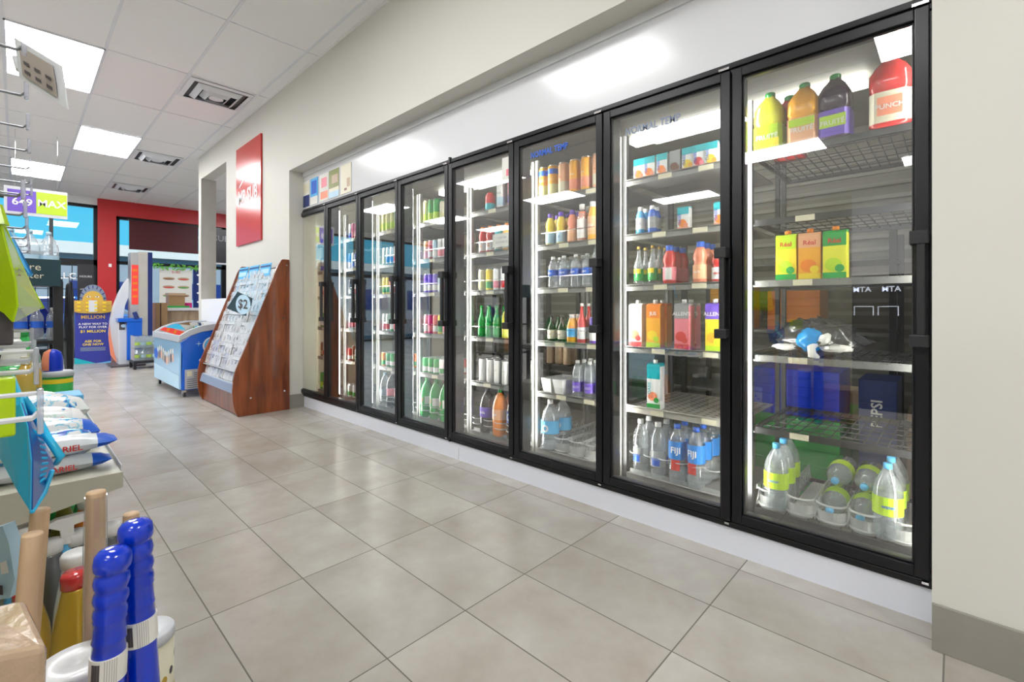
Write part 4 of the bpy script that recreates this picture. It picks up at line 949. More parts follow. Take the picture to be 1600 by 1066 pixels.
MB().box((1.13, 10.8, 0), (1.62, 11.5, .03), 'ink').build('floor_plate', kk)

pw = thing('pallet_stand', 'low black stand under the shrink-wrapped water packs', 'stand', (1.55, 10.45, 0))
MB().box((1.36, 10.2, .10), (1.80, 10.65, .14), 'black_sat').build('deck', pw)
m = MB()
for x in (1.38, 1.78):
    for y in (10.22, 10.63): m.box((x - .02, y - .02, 0), (x + .02, y + .02, .1), 'black_sat')
m.build('foot', pw)
mat('pack_tint', (.35, .62, .62), .2, coat=.6)
PR['pack'] = ('water_pack', 'water pack', [('bottles', None), ('wrap', MB().box((-.205, -.205, 0), (.205, .205, .215), 'film').mesh('wrap'))])
m = MB()
for i in range(5):
    for j in range(5): m.lathe([(.035, 0), (.038, .02), (.038, .12), (.015, .18), (.013, .2), (.0, .2)], 'clear_pet', 8, c=(-.16 + i * .08, -.16 + j * .08, .004)); m.lathe([(.0385, .05), (.0385, .1)], ('lime', 'paleblue')[(i + j) % 2], 8, c=(-.16 + i * .08, -.16 + j * .08, .004), cap=False)
PR['pack'][2][0] = ('bottles', m.mesh('bottles'))
place(PR['pack'], (1.58, 10.43, .141), 'lower shrink-wrapped pack of green water bottles beside the freezer', group='water packs')
place(PR['pack'], (1.58, 10.43, .358), 'upper shrink-wrapped pack of green water bottles beside the freezer', group='water packs')

fc = thing('service_counter', 'wood-fronted sandwich counter with pale top by the right window', 'counter', (2.6, 12.2, 0))
MB().box((2.02, 12.0, 0), (3.5, 12.5, 1.0), 'counter_wood').build('front', fc); MB().box((1.98, 11.96, 1.0), (3.54, 12.54, 1.06), 'kiosk_white').build('worktop', fc)
t = thing('cardboard_box', 'brown cardboard box on the sandwich counter', 'box', (2.3, 12.2, 1.06))
a, b = onY(264, 460, 12.1), onY(289, 483, 12.1)
MB().box((a.x, 12.1, 1.06), (b.x, 12.4, a.z), 'kraft').build('carton', t); MB().box((a.x - .01, 12.08, a.z - .02), (b.x + .01, 12.42, a.z + .03), 'tan').build('lid', t)
tag(MB().box((a.x - .05, 11.98, 1.061), (b.x + .06, 12.05, 1.1), 'green').build('green_box'), 'flat green box in front of the cardboard box on the counter', 'box')
for k, (u0, u1) in enumerate(((243, 250), (252, 262))):
    a, b = onY(u0, 462, 11.6), onY(u1, 500, 11.6)
    tag(MB().box((a.x, 11.6, 0), (b.x, 11.95, 1.16), 'kraft').build('board_stack', bevel=.003), ['narrow', 'wider'][k] + ' brown cardboard stack standing ' + ['beside the kiosk post', 'against the counter'][k], 'cardboard', 'standing cardboard stacks')
PY = YF + .03
a, b = onY(249, 420, PY), onY(300, 482, PY)
t = thing('menu_poster', 'white sandwich menu poster standing before the right window', 'poster', (a.x, PY, 1.06))
m = MB().box((a.x, PY, 1.0), (b.x, PY + .016, a.z), 'paper'); w_ = b.x - a.x
m.text('SUBS', (a.x + w_ / 2, PY - .002, a.z - .07), (1, 0, 0), UZ, .08, 'red')
for i in range(2):
    for j in range(4):
        cx, cz = a.x + w_ * (.28 + .45 * i), a.z - .22 - j * .2
        m.disc((cx, PY - .003, cz), (1, 0, 0), UZ, .12, .035, 'tan').disc((cx, PY - .004, cz - .012), (1, 0, 0), UZ, .11, .014, ('brown', 'red', 'green')[(i + j) % 3])
m.quad([(a.x + w_ * .5, PY - .004, 1.02), (b.x, PY - .004, 1.02), (b.x, PY - .004, 1.18), (a.x + w_ * .5, PY - .004, 1.18)], 'magenta'); m.build('sheet', t)
a, b = onY(302, 421, PY), onY(314, 482, PY)
t = thing('menu_poster', 'narrow black menu poster right of the sandwich poster', 'poster', (a.x, PY, 1.0))
m = MB().box((a.x, PY, 1.0), (b.x + .1, PY + .016, a.z), 'navy')
for k in range(4): m.disc((a.x + .12, PY - .002, 1.2 + k * .22), (1, 0, 0), UZ, .05, .025, 'white')
m.build('sheet', t)
t = thing('window_plant', 'green leafy trim along the top of the sandwich poster', 'plant', (2.5, YF - .02, 2.0))
m = MB(); rnd = random.Random(4)
for k in range(70):
    p = Vector((rnd.uniform(2.1, 3.4), rnd.uniform(YF - .07, YF - .01), rnd.uniform(1.96, 2.08))); q = Vector((rnd.uniform(-1, 1), rnd.uniform(-.4, .4), rnd.uniform(-.6, .6))).normalized() * .05; s_ = Vector((-q.z, 0, q.x)) * .35
    m.quad([p - q, p + s_, p + q, p - s_], 'leaf')
m.build('leaves', t); MB().tube([(2.08, YF - .006, 2.02), (3.42, YF - .006, 2.04)], .006, 'leaf', 5).build('stem', t)
# hanging lottery sign
t = thing('hanging_sign', 'purple and green lottery sign hanging from the ceiling', 'sign', (.18, 9, 2.3))
x0, x1, xm = -.125, .475, .17
m = MB().box((x0, 8.985, 2.29), (x1, 9.015, 2.66), 'kiosk_white')
m.box((x0 + .03, 8.982, 2.33), (xm, 8.985, 2.62), 'violet').box((xm, 8.982, 2.33), (x1 - .005, 8.985, 2.62), 'lime')
m.text('649', (xm - .13, 8.979, 2.46), (1, 0, 0), UZ, .13, 'white', bold=True).text('MAX', (xm + .15, 8.979, 2.47), (1, 0, 0), UZ, .13, 'white', bold=True); m.build('panel', t)
m = MB()
for x in (x0 + .1, x1 - .1): m.tube([(x, 9, 2.66), (x, 9, CZ)], .003, 'chrome', 5)
m.build('hanger', t)

# ------------------------------------------------------------------ gondola on the left
GX, GE = -.32, .19
gd = thing('gondola_shelving', 'beige shop shelving run with pegboard along the left edge', 'shelving', (GX, 2, 0))
MB().box((GX - .02, .6, .05), (GX, 3.75, 1.95), 'shelf_beige').build('back_panel', gd)
MB().box((GX, .6, .17), (GE, 3.75, .2), 'shelf_beige').box((GE - .03, .6, 0), (GE - .01, 3.75, .17), 'shelf_beige').build('base_deck', gd)
s1 = MB().box((GX, 1.6, .605), (GE, 3.75, .63), 'shelf_beige').box((GE - .003, 1.6, .60), (GE, 3.75, .645), 'peg_white').build('shelf', gd, bevel=.003)
MB().prism([(GX, .49), (GE + .0, .59), (GE, .63), (GX, .63)], 1, 1.585, 1.6, 'shelf_beige').build('side_bracket', s1)
MB().prism([(GX, .49), (GE, .6), (GE, .61), (GX, .61)], 1, 3.735, 3.75, 'shelf_beige').build('side_bracket', s1)
def hook(y, z, L, lab, white=False):
    t = thing('peg_hook', lab, 'hook', (GX, y, z), 'peg hooks on the left shelving')
    MB().tube([(GX, y, z), (GX + L - .006, y, z), (GX + L, y, z + .006)], .0022 if not white else .0038, 'wire_mid' if not white else 'peg_white', 6).build('rod', t)
    if white: MB().tube([(GX, y, z + .03), (GX + L + .004, y, z + .03)], .003, 'peg_white', 6).build('tag_arm', t)
    MB().box((GX + L - .002, y - .008, z - (.004 if not white else .02)), (GX + L + .004, y + .008, z + (.028 if not white else .036)), 'tipclear').build('tag_holder', t, bevel=.002)
hn = ['nearest', 'second', 'third', 'fourth', 'fifth', 'sixth', 'seventh']
for k in range(7): hook(.95 + .2 * k, 1.42, .325 + .004 * k, f'thin metal peg hook, {hn[k]} in the top row')
for k in range(6): hook(1.1 + .22 * k, 1.24, .325 + .004 * k, f'thin metal peg hook, {hn[k]} in the second row')
for k, (y, z) in enumerate([(.82, .925), (1.0, .965), (1.15, .97), (1.32, .985)]): hook(y, z, .338, f'white plastic-tipped peg hook, {hn[k]} in the low row', True)
# clear price card over the top hooks
pts = [atD(22, 58, .74), atD(95, 102, .70), atD(72, 158, .68), atD(30, 122, .72)]
pts[2] = pts[1] + pts[3] - pts[0]
def plate(m, pts, th, mt):
    n_ = (pts[1] - pts[0]).cross(pts[2] - pts[0]).normalized(); n = len(pts)
    n_ = n_ * (th if n_.dot(pts[0] - Vector((0, 0, CH))) > 0 else -th)   # thickness goes away from the aisle
    m.add(list(pts) + [p + n_ for p in pts], [tuple(range(n)), tuple(range(2 * n - 1, n - 1, -1))] + [(i, i + n, (i + 1) % n + n, (i + 1) % n) for i in range(n)], mt)
t = thing('price_card', 'tilted clear plastic price card hanging from the topmost hook', 'price card', pts[0])
m = MB(); plate(m, pts, .002, 'peg_white'); m.build('holder', t)
c_ = sum(pts, Vector()) / 4; ip = [c_ + (p - c_) * .72 for p in pts]; nn = (pts[1] - pts[0]).cross(pts[2] - pts[0]).normalized(); nn = nn if nn.dot(Vector((0, 0, CH)) - c_) > 0 else -nn
m = MB(); plate(m, [p + nn * .003 for p in ip], .0005, 'cardtan')
e1, e2 = (ip[1] - ip[0]), (ip[3] - ip[0])
for i in range(3):
    for j in range(2):
        q = ip[0] + e1 * (.12 + .32 * i) + e2 * (.45 + .3 * j) + nn * .0045; m.quad([q, q + e1 * .17, q + e1 * .17 + e2 * .12, q + e2 * .12], 'ink')
m.build('insert', t)
t_ = MB().tube([atD(24, 90, .74), atD(30, 110, .73)], .004, 'peg_white').build('clip', t)

# blue dustpan, lime dustpan (hang on hooks)
mat('pan_blue', (.02, .56, .96), .28, coat=.3); mat('pan_lime', (.48, .72, .0), .28, coat=.3); mat('pan_deep', (.0, .09, .45), .3, coat=.3)
t = thing('dustpan', 'sky blue plastic dustpan hanging at the left edge above the soap bags', 'dustpan', atD(20, 600, .72))
d1, d2 = .70, .78
P = lambda u, v, d: atD(u, v, d)
m = MB()
A_, B_, C_, D_ = P(-14, 668, d1 + .03), P(38, 640, d1), P(48, 690, d1 - .02), P(50, 800, d1)
m.add([P(-14, 668, d1 + .02), P(6, 645, d1), P(33, 630, d1), P(44, 665, d1 - .01), P(50, 720, d1 - .01), P(49, 800, d1), P(30, 768, d1), P(5, 722, d1 + .01), P(-10, 700, d1 + .02)], [tuple(range(9))], 'pan_blue')
m.add([P(33, 630, d1), P(44, 665, d1 - .01), P(50, 720, d1 - .01), P(49, 800, d1), P(80, 742, d2), P(84, 728, d2), P(52, 655, d2), P(40, 620, d2)], [(0, 1, 6, 7), (1, 2, 5, 6), (2, 3, 4, 5)], 'pan_deep')
m.build('tray', t, solid=.003, bevel=.001)
m = MB().tube([P(38, 622, d1 + .01), P(55, 648, d2 - .04), P(75, 685, d2 - .05), P(95, 714, d2 - .06), P(88, 724, d2 - .05)], [.004, .0055, .0055, .0055, .004], 'pan_blue', 10)
m.tube([P(50, 800, d1), P(68, 772, d2 - .03), P(82, 735, d2 - .03)], [.003, .004, .003], 'pan_blue', 8); m.build('rim', t, smooth=True)
m = MB()
for k in range(9): m.tube([P(50, 672 + k * 11, d1 + .01), P(74 - abs(k - 5) * 1.5, 684 + k * 8, d2 - .045)], .0022, 'pan_blue', 6)
m.build('rib', t)
m = MB().add([P(6, 594, d1 + .02), P(24, 588, d1 + .03), P(36, 620, d1 + .01), P(42, 648, d1), P(26, 640, d1), P(15, 612, d1 + .01)], [(0, 1, 2, 5), (5, 2, 3, 4)], 'pan_blue'); m.build('handle', t, solid=.008, bevel=.002)
t = thing('dustpan', 'lime green plastic dustpan hanging at the left edge below the sign', 'dustpan', atD(5, 360, .75))
m = MB()
d1, d2 = .74, .95
m.add([P(-12, 335, d1), P(2, 352, d1), P(14, 400, d1), P(24, 440, d1), P(27, 478, d1), P(20, 503, d1), P(8, 490, d1), P(-12, 478, d1)], [tuple(range(8))], 'pan_lime')
m.add([P(2, 352, d1), P(14, 400, d1), P(24, 440, d1), P(27, 478, d1), P(20, 503, d1), P(40, 494, d2), P(65, 480, d2), P(50, 452, d2), P(30, 408, d2), P(12, 362, d2)], [(0, 1, 8, 9), (1, 2, 7, 8), (2, 3, 6, 7), (3, 4, 5, 6)], 'pan_lime')
m.build('tray', t, solid=.003)
m = MB()
for k in range(8): m.tube([P(26, 420 + k * 9, d1 + .02), P(38 + k * 2.6, 428 + k * 7, d2 - .01)], .002, 'g_lime', 5)
m.build('rib', t)
MB().tube([P(2, 350, d1 + .01), P(20, 388, d2 - .01), P(45, 445, d2), P(66, 482, d2)], .004, 'g_lime', 8).build('rim', t, smooth=True)
m = MB().tube([P(-4, 320, d1), P(0, 352, d1)], [.006, .011], 'pan_lime', 10).build('handle', t)
# colourful packet behind the lime dustpan
m = MB(); plate(m, [P(10, 360, 1.3), P(22, 385, 1.3), P(44, 432, 1.3), P(46, 428, 1.3), P(30, 430, 1.3), P(12, 385, 1.3)], .01, 'sky')
m.quad([P(11, 361, 1.295), P(20, 381, 1.295), P(23, 400, 1.295), P(12, 384, 1.295)], 'magenta')
tag(m.build('hanging_packet'), 'blue and pink packet hanging behind the lime dustpan', 'packet')
tag(MB().box((GX + .02, .93, .885), (-.002, .96, .965), 'pan_lime').build('lime_packet', bevel=.003), 'flat lime green packet hanging behind the blue dustpan', 'packet')
tag(MB().box((GX + .02, 1.10, 1.0), (-.005, 1.16, 1.13), 'ink').build('dark_packet', bevel=.003), 'dark flat packet hanging below the lime dustpan', 'packet')

# soap bags on the shelf
mat('bagfilm', (.70, .76, .82), .25, coat=.4)
def print_mat(name, stops, sc):
    m = mat(name, (1, 1, 1), .25, coat=.4); n = m.node_tree; b = n.nodes['Principled BSDF']
    t = n.nodes.new('ShaderNodeTexCoord'); x = n.nodes.new('ShaderNodeTexNoise'); r = n.nodes.new('ShaderNodeValToRGB'); r.color_ramp.interpolation = 'CONSTANT'
    x.inputs['Scale'].default_value = sc; x.inputs['Detail'].default_value = 2; el = r.color_ramp.elements
    while len(el) < len(stops): el.new(.5)
    for e_, (p_, c_) in zip(el, stops): e_.position = p_; e_.color = (*c_, 1)
    n.links.new(t.outputs['Object'], x.inputs[0]); n.links.new(x.outputs[0], r.inputs[0]); n.links.new(r.outputs[0], b.inputs['Base Color'])
print_mat('bag_print', [(0, (.02, .1, .5)), (.38, (.1, .45, .75)), (.46, (.75, .78, .8)), (.62, (.3, .6, .75)), (.68, (.8, .8, .8))], 30)
print_mat('bag_print_white', [(0, (.05, .2, .5)), (.34, (.75, .78, .78)), (.62, (.5, .7, .6)), (.66, (.8, .8, .8)), (.72, (.6, .05, .08))], 26)
def pillow(x0, x1, y, z, wy, h, seed, cols, label, txt=None, tilt=0):
    t = thing('detergent_bag', label, 'detergent bag', ((x0 + x1) / 2, y, z), 'detergent bags on the shelf')
    rnd = random.Random(seed); nx, ny = 14, 8; m = MB(); vs = []; 
    for sgn in (1, -1):
        for i in range(nx + 1):
            for j in range(ny + 1):
                a_ = i / nx; b_ = j / ny; e = (max(0, math.sin(math.pi * a_)) ** .35) * (max(0, math.sin(math.pi * b_)) ** .5)
                q = h / 2 * e * (1 + .12 * math.sin(9 * a_ + seed) * math.cos(7 * b_ + seed * 2))
                zz = z + h / 2 + sgn * q
                vs.append((x0 + (x1 - x0) * a_ + tilt * (b_ - .5), y + wy * (b_ - .5) + .02 * (a_ - .5) * (rnd.random() - .5), max(zz, z)))
    N = (nx + 1) * (ny + 1)
    for s_ in (0, 1):
        for i in range(nx):
            for j in range(ny):
                f = (s_ * N + i * (ny + 1) + j, s_ * N + (i + 1) * (ny + 1) + j, s_ * N + (i + 1) * (ny + 1) + j + 1, s_ * N + i * (ny + 1) + j + 1)
                c = cols[2] if i >= nx - 2 else cols[0]
                m.f.append(list(f) if s_ == 0 else list(f)[::-1]); m.m.append(m.mi(c))
    m.v = vs; m.build('bag', t, smooth=True)
    if txt:
        MB().text(txt, (x0 + (x1 - x0) * .66, y - wy / 2 - .008, z + h * .45), (1, 0, 0), UZ, h * .42, 'red', bold=True).build('lettering', t)
S1 = .631
pillow(-.1, .175, 1.68, S1, .07, .045, 1, ('bagfilm', 'white', 'blue'), 'white and blue detergent bag, lowest nearest on the beige shelf', 'ARIEL')
pillow(-.1, .187, 1.69, S1 + .045, .08, .05, 2, ('bagfilm', 'white', 'blue'), 'white and blue detergent bag, on top of the nearest one', 'ARIEL')
pillow(-.1, .16, 1.82, S1, .10, .09, 3, ('bag_print', 'sky', 'bag_print'), 'blue spotted detergent bag, second from the near shelf end')
pillow(-.1, .175, 1.97, S1, .12, .10, 4, ('bag_print', 'bagfilm', 'blue'), 'pale blue detergent bag with dark blue end, third along')
pillow(-.1, .16, 2.14, S1, .12, .11, 5, ('bag_print_white', 'bagfilm', 'white'), 'white detergent bag with red mark, fourth along the shelf')
pillow(-.1, .18, 2.32, S1, .12, .13, 6, ('bag_print', 'white', 'bag_print_white'), 'blue and white detergent bag, farthest along the shelf')
tag(MB().box((-.05, 2.46, S1), (.175, 2.62, S1 + .09), 'paleblue').box((-.05, 2.459, S1 + .06), (.176, 2.62, S1 + .092), 'sky').build('wipes_box', bevel=.004), 'pale blue box of wipes beyond the detergent bags', 'box')
t = thing('paint_tub', 'green tub with yellow band and grey lid on the shelf end', 'tub', (.125, 3.0, S1))
MB().lathe([(.052, 0), (.054, .01), (.054, .115)], 'green', 24, c=(.125, 3.0, S1)).lathe([(.0545, .085), (.0545, .105)], 'yellow', 24, c=(.125, 3.0, S1), cap=False).build('tub_body', t, smooth=True)
MB().lathe([(.057, .115), (.057, .135), (.05, .14)], 'freezer_grey', 24, c=(.125, 3.0, S1)).build('lid', t, smooth=True)
t = thing('air_freshener', 'blue and coral rounded container standing on the green tub', 'container', (.105, 3.0, S1 + .14))
MB().lathe([(.033, 0), (.035, .01), (.034, .06), (.028, .085), (.012, .098), (0, .1)], 'deepblue', 20, c=(.11, 3.0, S1 + .14)).build('body', t, smooth=True)
MB().lathe([(.0345, .005), (.036, .01), (.035, .06), (.029, .086), (.012, .099)], 'coral', 10, c=(.109, 3.0, S1 + .14), a0=R(110), a1=R(250), cap=False).build('side_panel', t, smooth=True)
for k in range(3):
    place(PR['green_2l'], (.02 + .0 * k, 3.12 + .13 * k, S1), ['nearest', 'middle', 'farthest'][k] + ' large green soda bottle behind the green tub', group='green soda bottles on the left shelf')
for k in range(3):
    m = MB().lathe([(.0, 0), (.035, .004), (.035, .12), (.012, .165), (0, .17)], 'g_green', 14)
    o = m.build('green_bottle', smooth=True); o.location = (.04, 2.78, S1 + .036 + .0 + .062 * k); o.rotation_euler = (0, R(90), 0); o.location.x = -.11
    tag(o, ['lowest', 'middle', 'topmost'][k] + ' green bottle lying left of the green tub', 'bottle', 'lying green bottles')
for k in range(2):
    t = thing('oil_bottle', ['near', 'far'][k] + ' golden oil bottle with pale cap behind the hooks', 'bottle', (.0 + .02 * k, 2.0 + .5 * k, S1), 'golden oil bottles')
    MB().lathe([(.028, 0), (.03, .01), (.03, .16), (.012, .21)], 'g_gold', 16, c=(.02 + .02 * k, 2.62 + .14 * k, S1)).build('bottle_body', t, smooth=True)
    MB().lathe([(.014, .21), (.014, .24)], 'cream', 12, c=(.02 + .02 * k, 2.62 + .14 * k, S1)).build('cap', t)
t = thing('cleaner_bottle', 'white cleaner bottle with blue print behind the dustpans', 'bottle', (0, 2.3, S1))
MB().lathe([(.04, 0), (.042, .01), (.042, .2), (.03, .26), (.014, .29)], 'white', 18, c=(-.01, 2.95, S1 + .01)).lathe([(.043, .06), (.043, .14)], 'paleblue', 18, c=(-.01, 2.95, S1 + .01), cap=False).build('bottle_body', t, smooth=True)
MB().lathe([(.018, .29), (.018, .32)], 'white', 12, c=(-.01, 2.95, S1 + .01)).build('cap', t)

# black display rack beyond, with water bottles and bags
bx0, bx1, by0, by1 = -.35, .19, 4.0, 4.5
br = thing('display_stand', 'black free-standing display rack with dark header beyond the shelving', 'display rack', (-.1, 4.25, 0))
m = MB()
for x in (bx0 + .02, bx1 - .02):
    for y in (by0, by1): m.box((x - .022, y - .022, 0), (x + .022, y + .022, 1.22), 'black_sat')
m.build('post', br)
for z in (.12, .5, .86): MB().box((bx0, by0, z - .02), (bx1, by1, z), 'black_sat').build('shelf', br)
MB().box((bx0, by0 - .02, 1.20), (bx1, by1 + .02, 1.235), 'black_sat').build('top_shelf', br)
m = MB().box((bx0 + .05, by0 - .05, 1.19), (bx1 - .01, by0 - .03, 1.35), 'slate'); m.text('Pure', (.04, by0 - .052, 1.30), (1, 0, 0), UZ, .06, 'cream').text('Water', (.04, by0 - .052, 1.25), (1, 0, 0), UZ, .05, 'cream'); m.build('header_board', br)
for k in range(3): place(PR['water_15'], (-.03 + .08 * k if k < 2 else .135, 4.1 + .02 * k, 1.236), ['leftmost', 'middle', 'rightmost'][k] + ' large clear water bottle on top of the black rack', group='water bottles on the black rack')
for k in range(4): place(PR['water_small'], (-.06 + .07 * k, 4.08, .861 + .0), NTH[k] + ' clear water bottle from the left on the middle black shelf', group='small water bottles on the black rack')
o = blob('snack_bag', (.06, 4.3, .975), (.09, .05, .11), 'deepblue', 11, .1, None, 22, 2); tag(o, 'blue snack bag on the upper black rack shelf', 'bag')
o = blob('snack_bag', (-.03, 4.12, .60), (.08, .06, .09), 'orange', 12, .12, None, 22, 2); tag(o, 'orange snack bag on the lower black rack shelf', 'bag')
o = blob('snack_bag', (.1, 4.14, .60), (.045, .06, .09), 'bag_white', 13, .12, None, 22, 2); tag(o, 'white snack bag beside the orange one on the black rack', 'bag')
tag(blob('black_cloth', (.235, 4.3, .85), (.025, .08, .35), 'black_sat', 15, .25, None, 22, 3), 'black cloth draped down the side post of the black rack', 'cloth')

# things on the base deck, near the camera
B = .2005
def foot(u, v, d): p = atD(u, v, d); return Vector((p.x, p.y, B)), p.z
def flask(u, v, d, r, body, cap, label, cr=.5, name='cleaner_bottle', neck=.86, caph=.03):
    f, zt = foot(u, v, d); h = zt - B; t = thing(name, label, 'bottle', f)
    MB().lathe([(r * .95, 0), (r, .008), (r, h * .45), (r * .9, h * .62), (r * cr * 1.05, h - caph - .006), (r * cr, h - caph)], body, 24, c=f).build('bottle_body', t, smooth=True)
    MB().lathe([(r * cr * 1.12, h - caph), (r * cr * 1.16, h - .006), (r * cr * 1.0, h)], cap, 20, c=f).build('cap', t, smooth=True)
    return t
mat('goldm', (.62, .40, .04), .25, metal=.4, coat=.4); mat('greym', (.16, .17, .18), .25, metal=.5, coat=.3)
flask(118, 893, .98, .040, 'goldm', 'g_red', 'golden bottle with red cap between the wooden and blue handles', .52)
flask(42, 912, 1.02, .040, 'goldm', 'g_red', 'golden bottle with red cap behind the left wooden handle', .52)
flask(77, 845, 1.15, .045, 'greym', 'white', 'grey bottle with white cap right of the left wooden handle', .5)
flask(119, 830, 1.2, .045, 'greym', 'white', 'grey bottle with white cap behind the frosted one', .52)
flask(120, 862, 1.08, .042, 'milky', 'white', 'frosted white bottle behind the golden bottle', .6)
flask(172, 818, 1.25, .040, 'greym', 'white', 'grey bottle with white cap at the outer edge of the deck', .5)
def spray(u, v, d, label):
    f, zt = foot(u, v, d); h = zt - B; t = thing('spray_bottle', label, 'spray bottle', f, 'spray bottles')
    MB().lathe([(.033, 0), (.036, .01), (.036, h * .5), (.026, h * .66), (.013, h * .8)], 'sky', 20, c=f, sy=.7).build('bottle_body', t, smooth=True)
    x, y, z = f.x, f.y, B + h
    MB().lathe([(.015, h * .8), (.015, h * .86)], 'white', 12, c=f).prism([(x - .045, z - .012), (x - .02, z - .002), (x + .035, z), (x + .038, z - .02), (x + .012, z - .024), (x + .012, z - .05), (x - .012, z - .05), (x - .014, z - .03)], 1, y - .012, y + .012, 'white').build('trigger_head', t, bevel=.002)
spray(105, 806, 1.18, 'blue spray bottle with white trigger beneath the beige shelf'); spray(40, 822, 1.12, 'blue spray bottle with white trigger at the far left')
for k, (u, v, d, bm, lb) in enumerate([(90, 764, 1.62, 'g_green', 'green bottle below the shelf, left of the brown one'), (100, 776, 1.45, 'olive', 'brown-green bottle with pale top below the shelf'), (131, 760, 1.6, 'g_green', 'green bottle behind the orange one below the shelf'), (132, 778, 1.42, 'g_orange', 'orange bottle below the shelf beside the wrapped handle'),
        (62, 788, 1.5, 'g_cola', 'dark bottle below the shelf at far left'), (112, 762, 1.8, 'g_green', 'green bottle at the back below the shelf')]):
    flask(u, v, d, .036, bm, 'milky', lb, .42, 'soap_bottle')
def stick(u0, v0, u1, v1, d, r, mt, label, name='wooden_handle', wrap=False):
    a_, zt = atD(u0, v0, d), 0; b_ = atD(u1, v1, d); k = (a_.z - B) / (a_.z - b_.z); e = a_ + (b_ - a_) * k
    t = thing(name, label, 'handle', e)
    MB().tube([a_ + (b_ - a_) * .0, a_ + (b_ - a_) * .01, e], [r * .93, r, r], mt, 20).build('stick', t, smooth=True)
    if wrap: MB().tube([a_ + (b_ - a_) * .03, a_ + (b_ - a_) * .3, e], [r * 1.12, r * 1.2, r * 1.15], 'film', 12).build('wrap', t)
    return t
stick(51, 834, 36, 1000, .62, .0108, 'pale_wood', 'pale wooden handle standing nearest at the left', 'wooden_handle')
stick(63, 796, 52, 930, .74, .0118, 'pale_wood', 'pale wooden handle just behind the nearest one')
stick(150, 768, 147, 1000, .70, .0118, 'pale_wood', 'plastic-wrapped wooden handle left of the blue handles', wrap=True)
stick(205, 802, 199, 980, .95, .0135, 'pale_wood', 'short wooden handle behind the right blue handle')
def grip(u0, v0, u1, v1, d, label, r=.0165):
    a_, b_ = atD(u0, v0, d), atD(u1, v1, d); k = (a_.z - B) / (a_.z - b_.z); e = a_ + (b_ - a_) * k; L = (e - a_).length; ax = (e - a_).normalized()
    t = thing('plunger_handle', label, 'handle', e, 'blue ribbed handles')
    pts, rs = [], []
    s_ = 0; n = 0
    pr_ = [(0, .4), (.002, .8), (.007, 1.06), (.015, 1.14), (.022, 1.12), (.0265, .98), (.028, .9), (.031, 1.0), (.038, 1.09), (.045, 1.02), (.0485, .91), (.052, 1.0), (.058, 1.08), (.064, 1.0), (.067, .92), (.071, 1.0), (.076, 1.04), (.081, .97),
           (.083, 1.02), (.085, .96), (.105, .97), (.108, 1.03), (.110, .97), (.122, 1.0), (.16, 1.02), (.25, 1.1), (.27, 1.3), (L, 1.6)]
    MB().tube([a_ + ax * s for s, _ in pr_], [r * q for _, q in pr_], 'g_deepblue', 24).build('grip', t, smooth=True)
    c0, c1 = a_ + ax * .124, a_ + ax * .155
    lb = MB().tube([c0, c1], [r * 1.09, r * 1.09], 'paper', 24)
    toc = (Vector((0, 0, CH)) - (c0 + c1) / 2); toc = (toc - ax * toc.dot(ax)).normalized(); sd = toc.cross(ax).normalized()
    for q in range(9):
        an = R(-55 + q * 3.4) ; p = (c0 + c1) / 2 + (toc * math.cos(an) + sd * math.sin(an)) * r * 1.1
        tdir = (toc * -math.sin(an) + sd * math.cos(an)) * (.0003 + .0003 * (q % 3))
        lb.quad([p - tdir - ax * .012, p + tdir - ax * .012, p + tdir + ax * .012, p - tdir + ax * .012], 'ink')
    for q in range(6):
        an = R(-10 + q * 7); p = (c0 + c1) / 2 + (toc * math.cos(an) + sd * math.sin(an)) * r * 1.1; tdir = (toc * -math.sin(an) + sd * math.cos(an)) * .0004
        lb.quad([p - tdir - ax * .015, p + tdir - ax * .015, p + tdir + ax * .015, p - tdir + ax * .015], 'greypaper')
    lb.build('barcode_sticker', t)
grip(177, 856, 168, 1066, .56, 'bright blue ribbed handle standing nearest, with a barcode sticker')
grip(211, 812, 222, 1040, .60, 'bright blue ribbed handle behind and right of the nearest one')
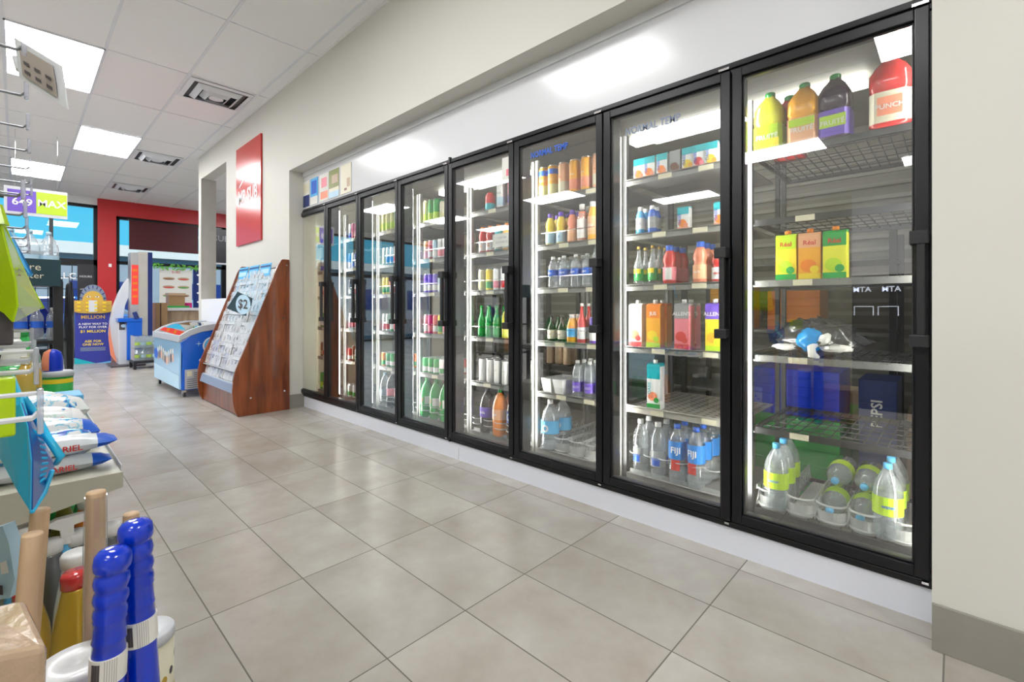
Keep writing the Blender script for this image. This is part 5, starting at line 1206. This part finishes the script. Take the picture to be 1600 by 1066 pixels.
def canister(u, v, d, r, side, label, lid='white'):
    f, zt = foot(u, v, d); h = zt - B; t = thing('canister', label, 'canister', f)
    m = MB().lathe([(r, 0), (r, h - .02)], side, 32, c=f)
    if side == 'cream':
        rnd = random.Random(2)
        for k in range(22):
            an = rnd.uniform(0, 6.28); z = rnd.uniform(.02, h - .05); p = Vector((f.x + r * 1.003 * math.cos(an), f.y + r * 1.003 * math.sin(an), B + z)); m.disc(p, (-math.sin(an), math.cos(an), 0), UZ, .006, .008, ('ink', 'violet', 'gold')[k % 3], 7)
    m.build('can_body', t, smooth=True)
    MB().lathe([(r * 1.03, h - .02), (r * 1.03, h - .004), (r * .97, h), (r * .2, h - .002), (.008, h - .004), (0, h - .006)], lid, 32, c=f).build('lid', t, smooth=True)
canister(120, 1032, .62, .042, 'deepblue', 'blue canister with shiny white lid between package and blue handles', 'film' if False else 'whitecard')
canister(228, 985, .92, .045, 'cream', 'cream patterned canister with pale lid behind the right blue handle', 'kiosk_white')
# brown package in film
t = thing('wrapped_package', 'brown package in crinkled clear film at the lower left corner', 'package', atD(20, 1060, .5))
mat('kraft_crinkle', (.42, .30, .2), .25, coat=.8, noise=.25, nscale=25, bump=.8)
g_ = [atD(u, v, d) for u, v, d in [(-40, 952, .5), (40, 934, .52), (76, 1010, .47), (-30, 1030, .44), (-45, 1200, .5), (30, 1190, .52), (70, 1180, .47), (-35, 1210, .44)]]
MB().add(g_, [(0, 1, 2, 3), (7, 6, 5, 4), (3, 2, 6, 7), (2, 1, 5, 6), (1, 0, 4, 5), (0, 3, 7, 4)], 'kraft_crinkle').build('package', t, bevel=.006)
m = MB(); plate(m, [atD(-20, 830, .8), atD(4, 822, .8), atD(14, 850, .8), atD(23, 905, .8), (atD(15, 935, .8)), atD(-20, 940, .8)], .02, 'paleblue')
m.quad([atD(0, 880, .795), atD(10, 876, .795), atD(14, 895, .795), atD(2, 898, .795)], 'white'); m.quad([atD(-3, 915, .795), atD(4, 915, .795), atD(5, 930, .795), atD(-2, 930, .795)], 'ink')
tag(m.build('blue_packet'), 'pale blue packet with barcode at the left edge above the package', 'packet')
m = MB().box((-.28, .55, B), (.0, .9, .45), 'kraft'); tag(m.build('carton', bevel=.003), 'brown open carton on the deck below the packets', 'box')
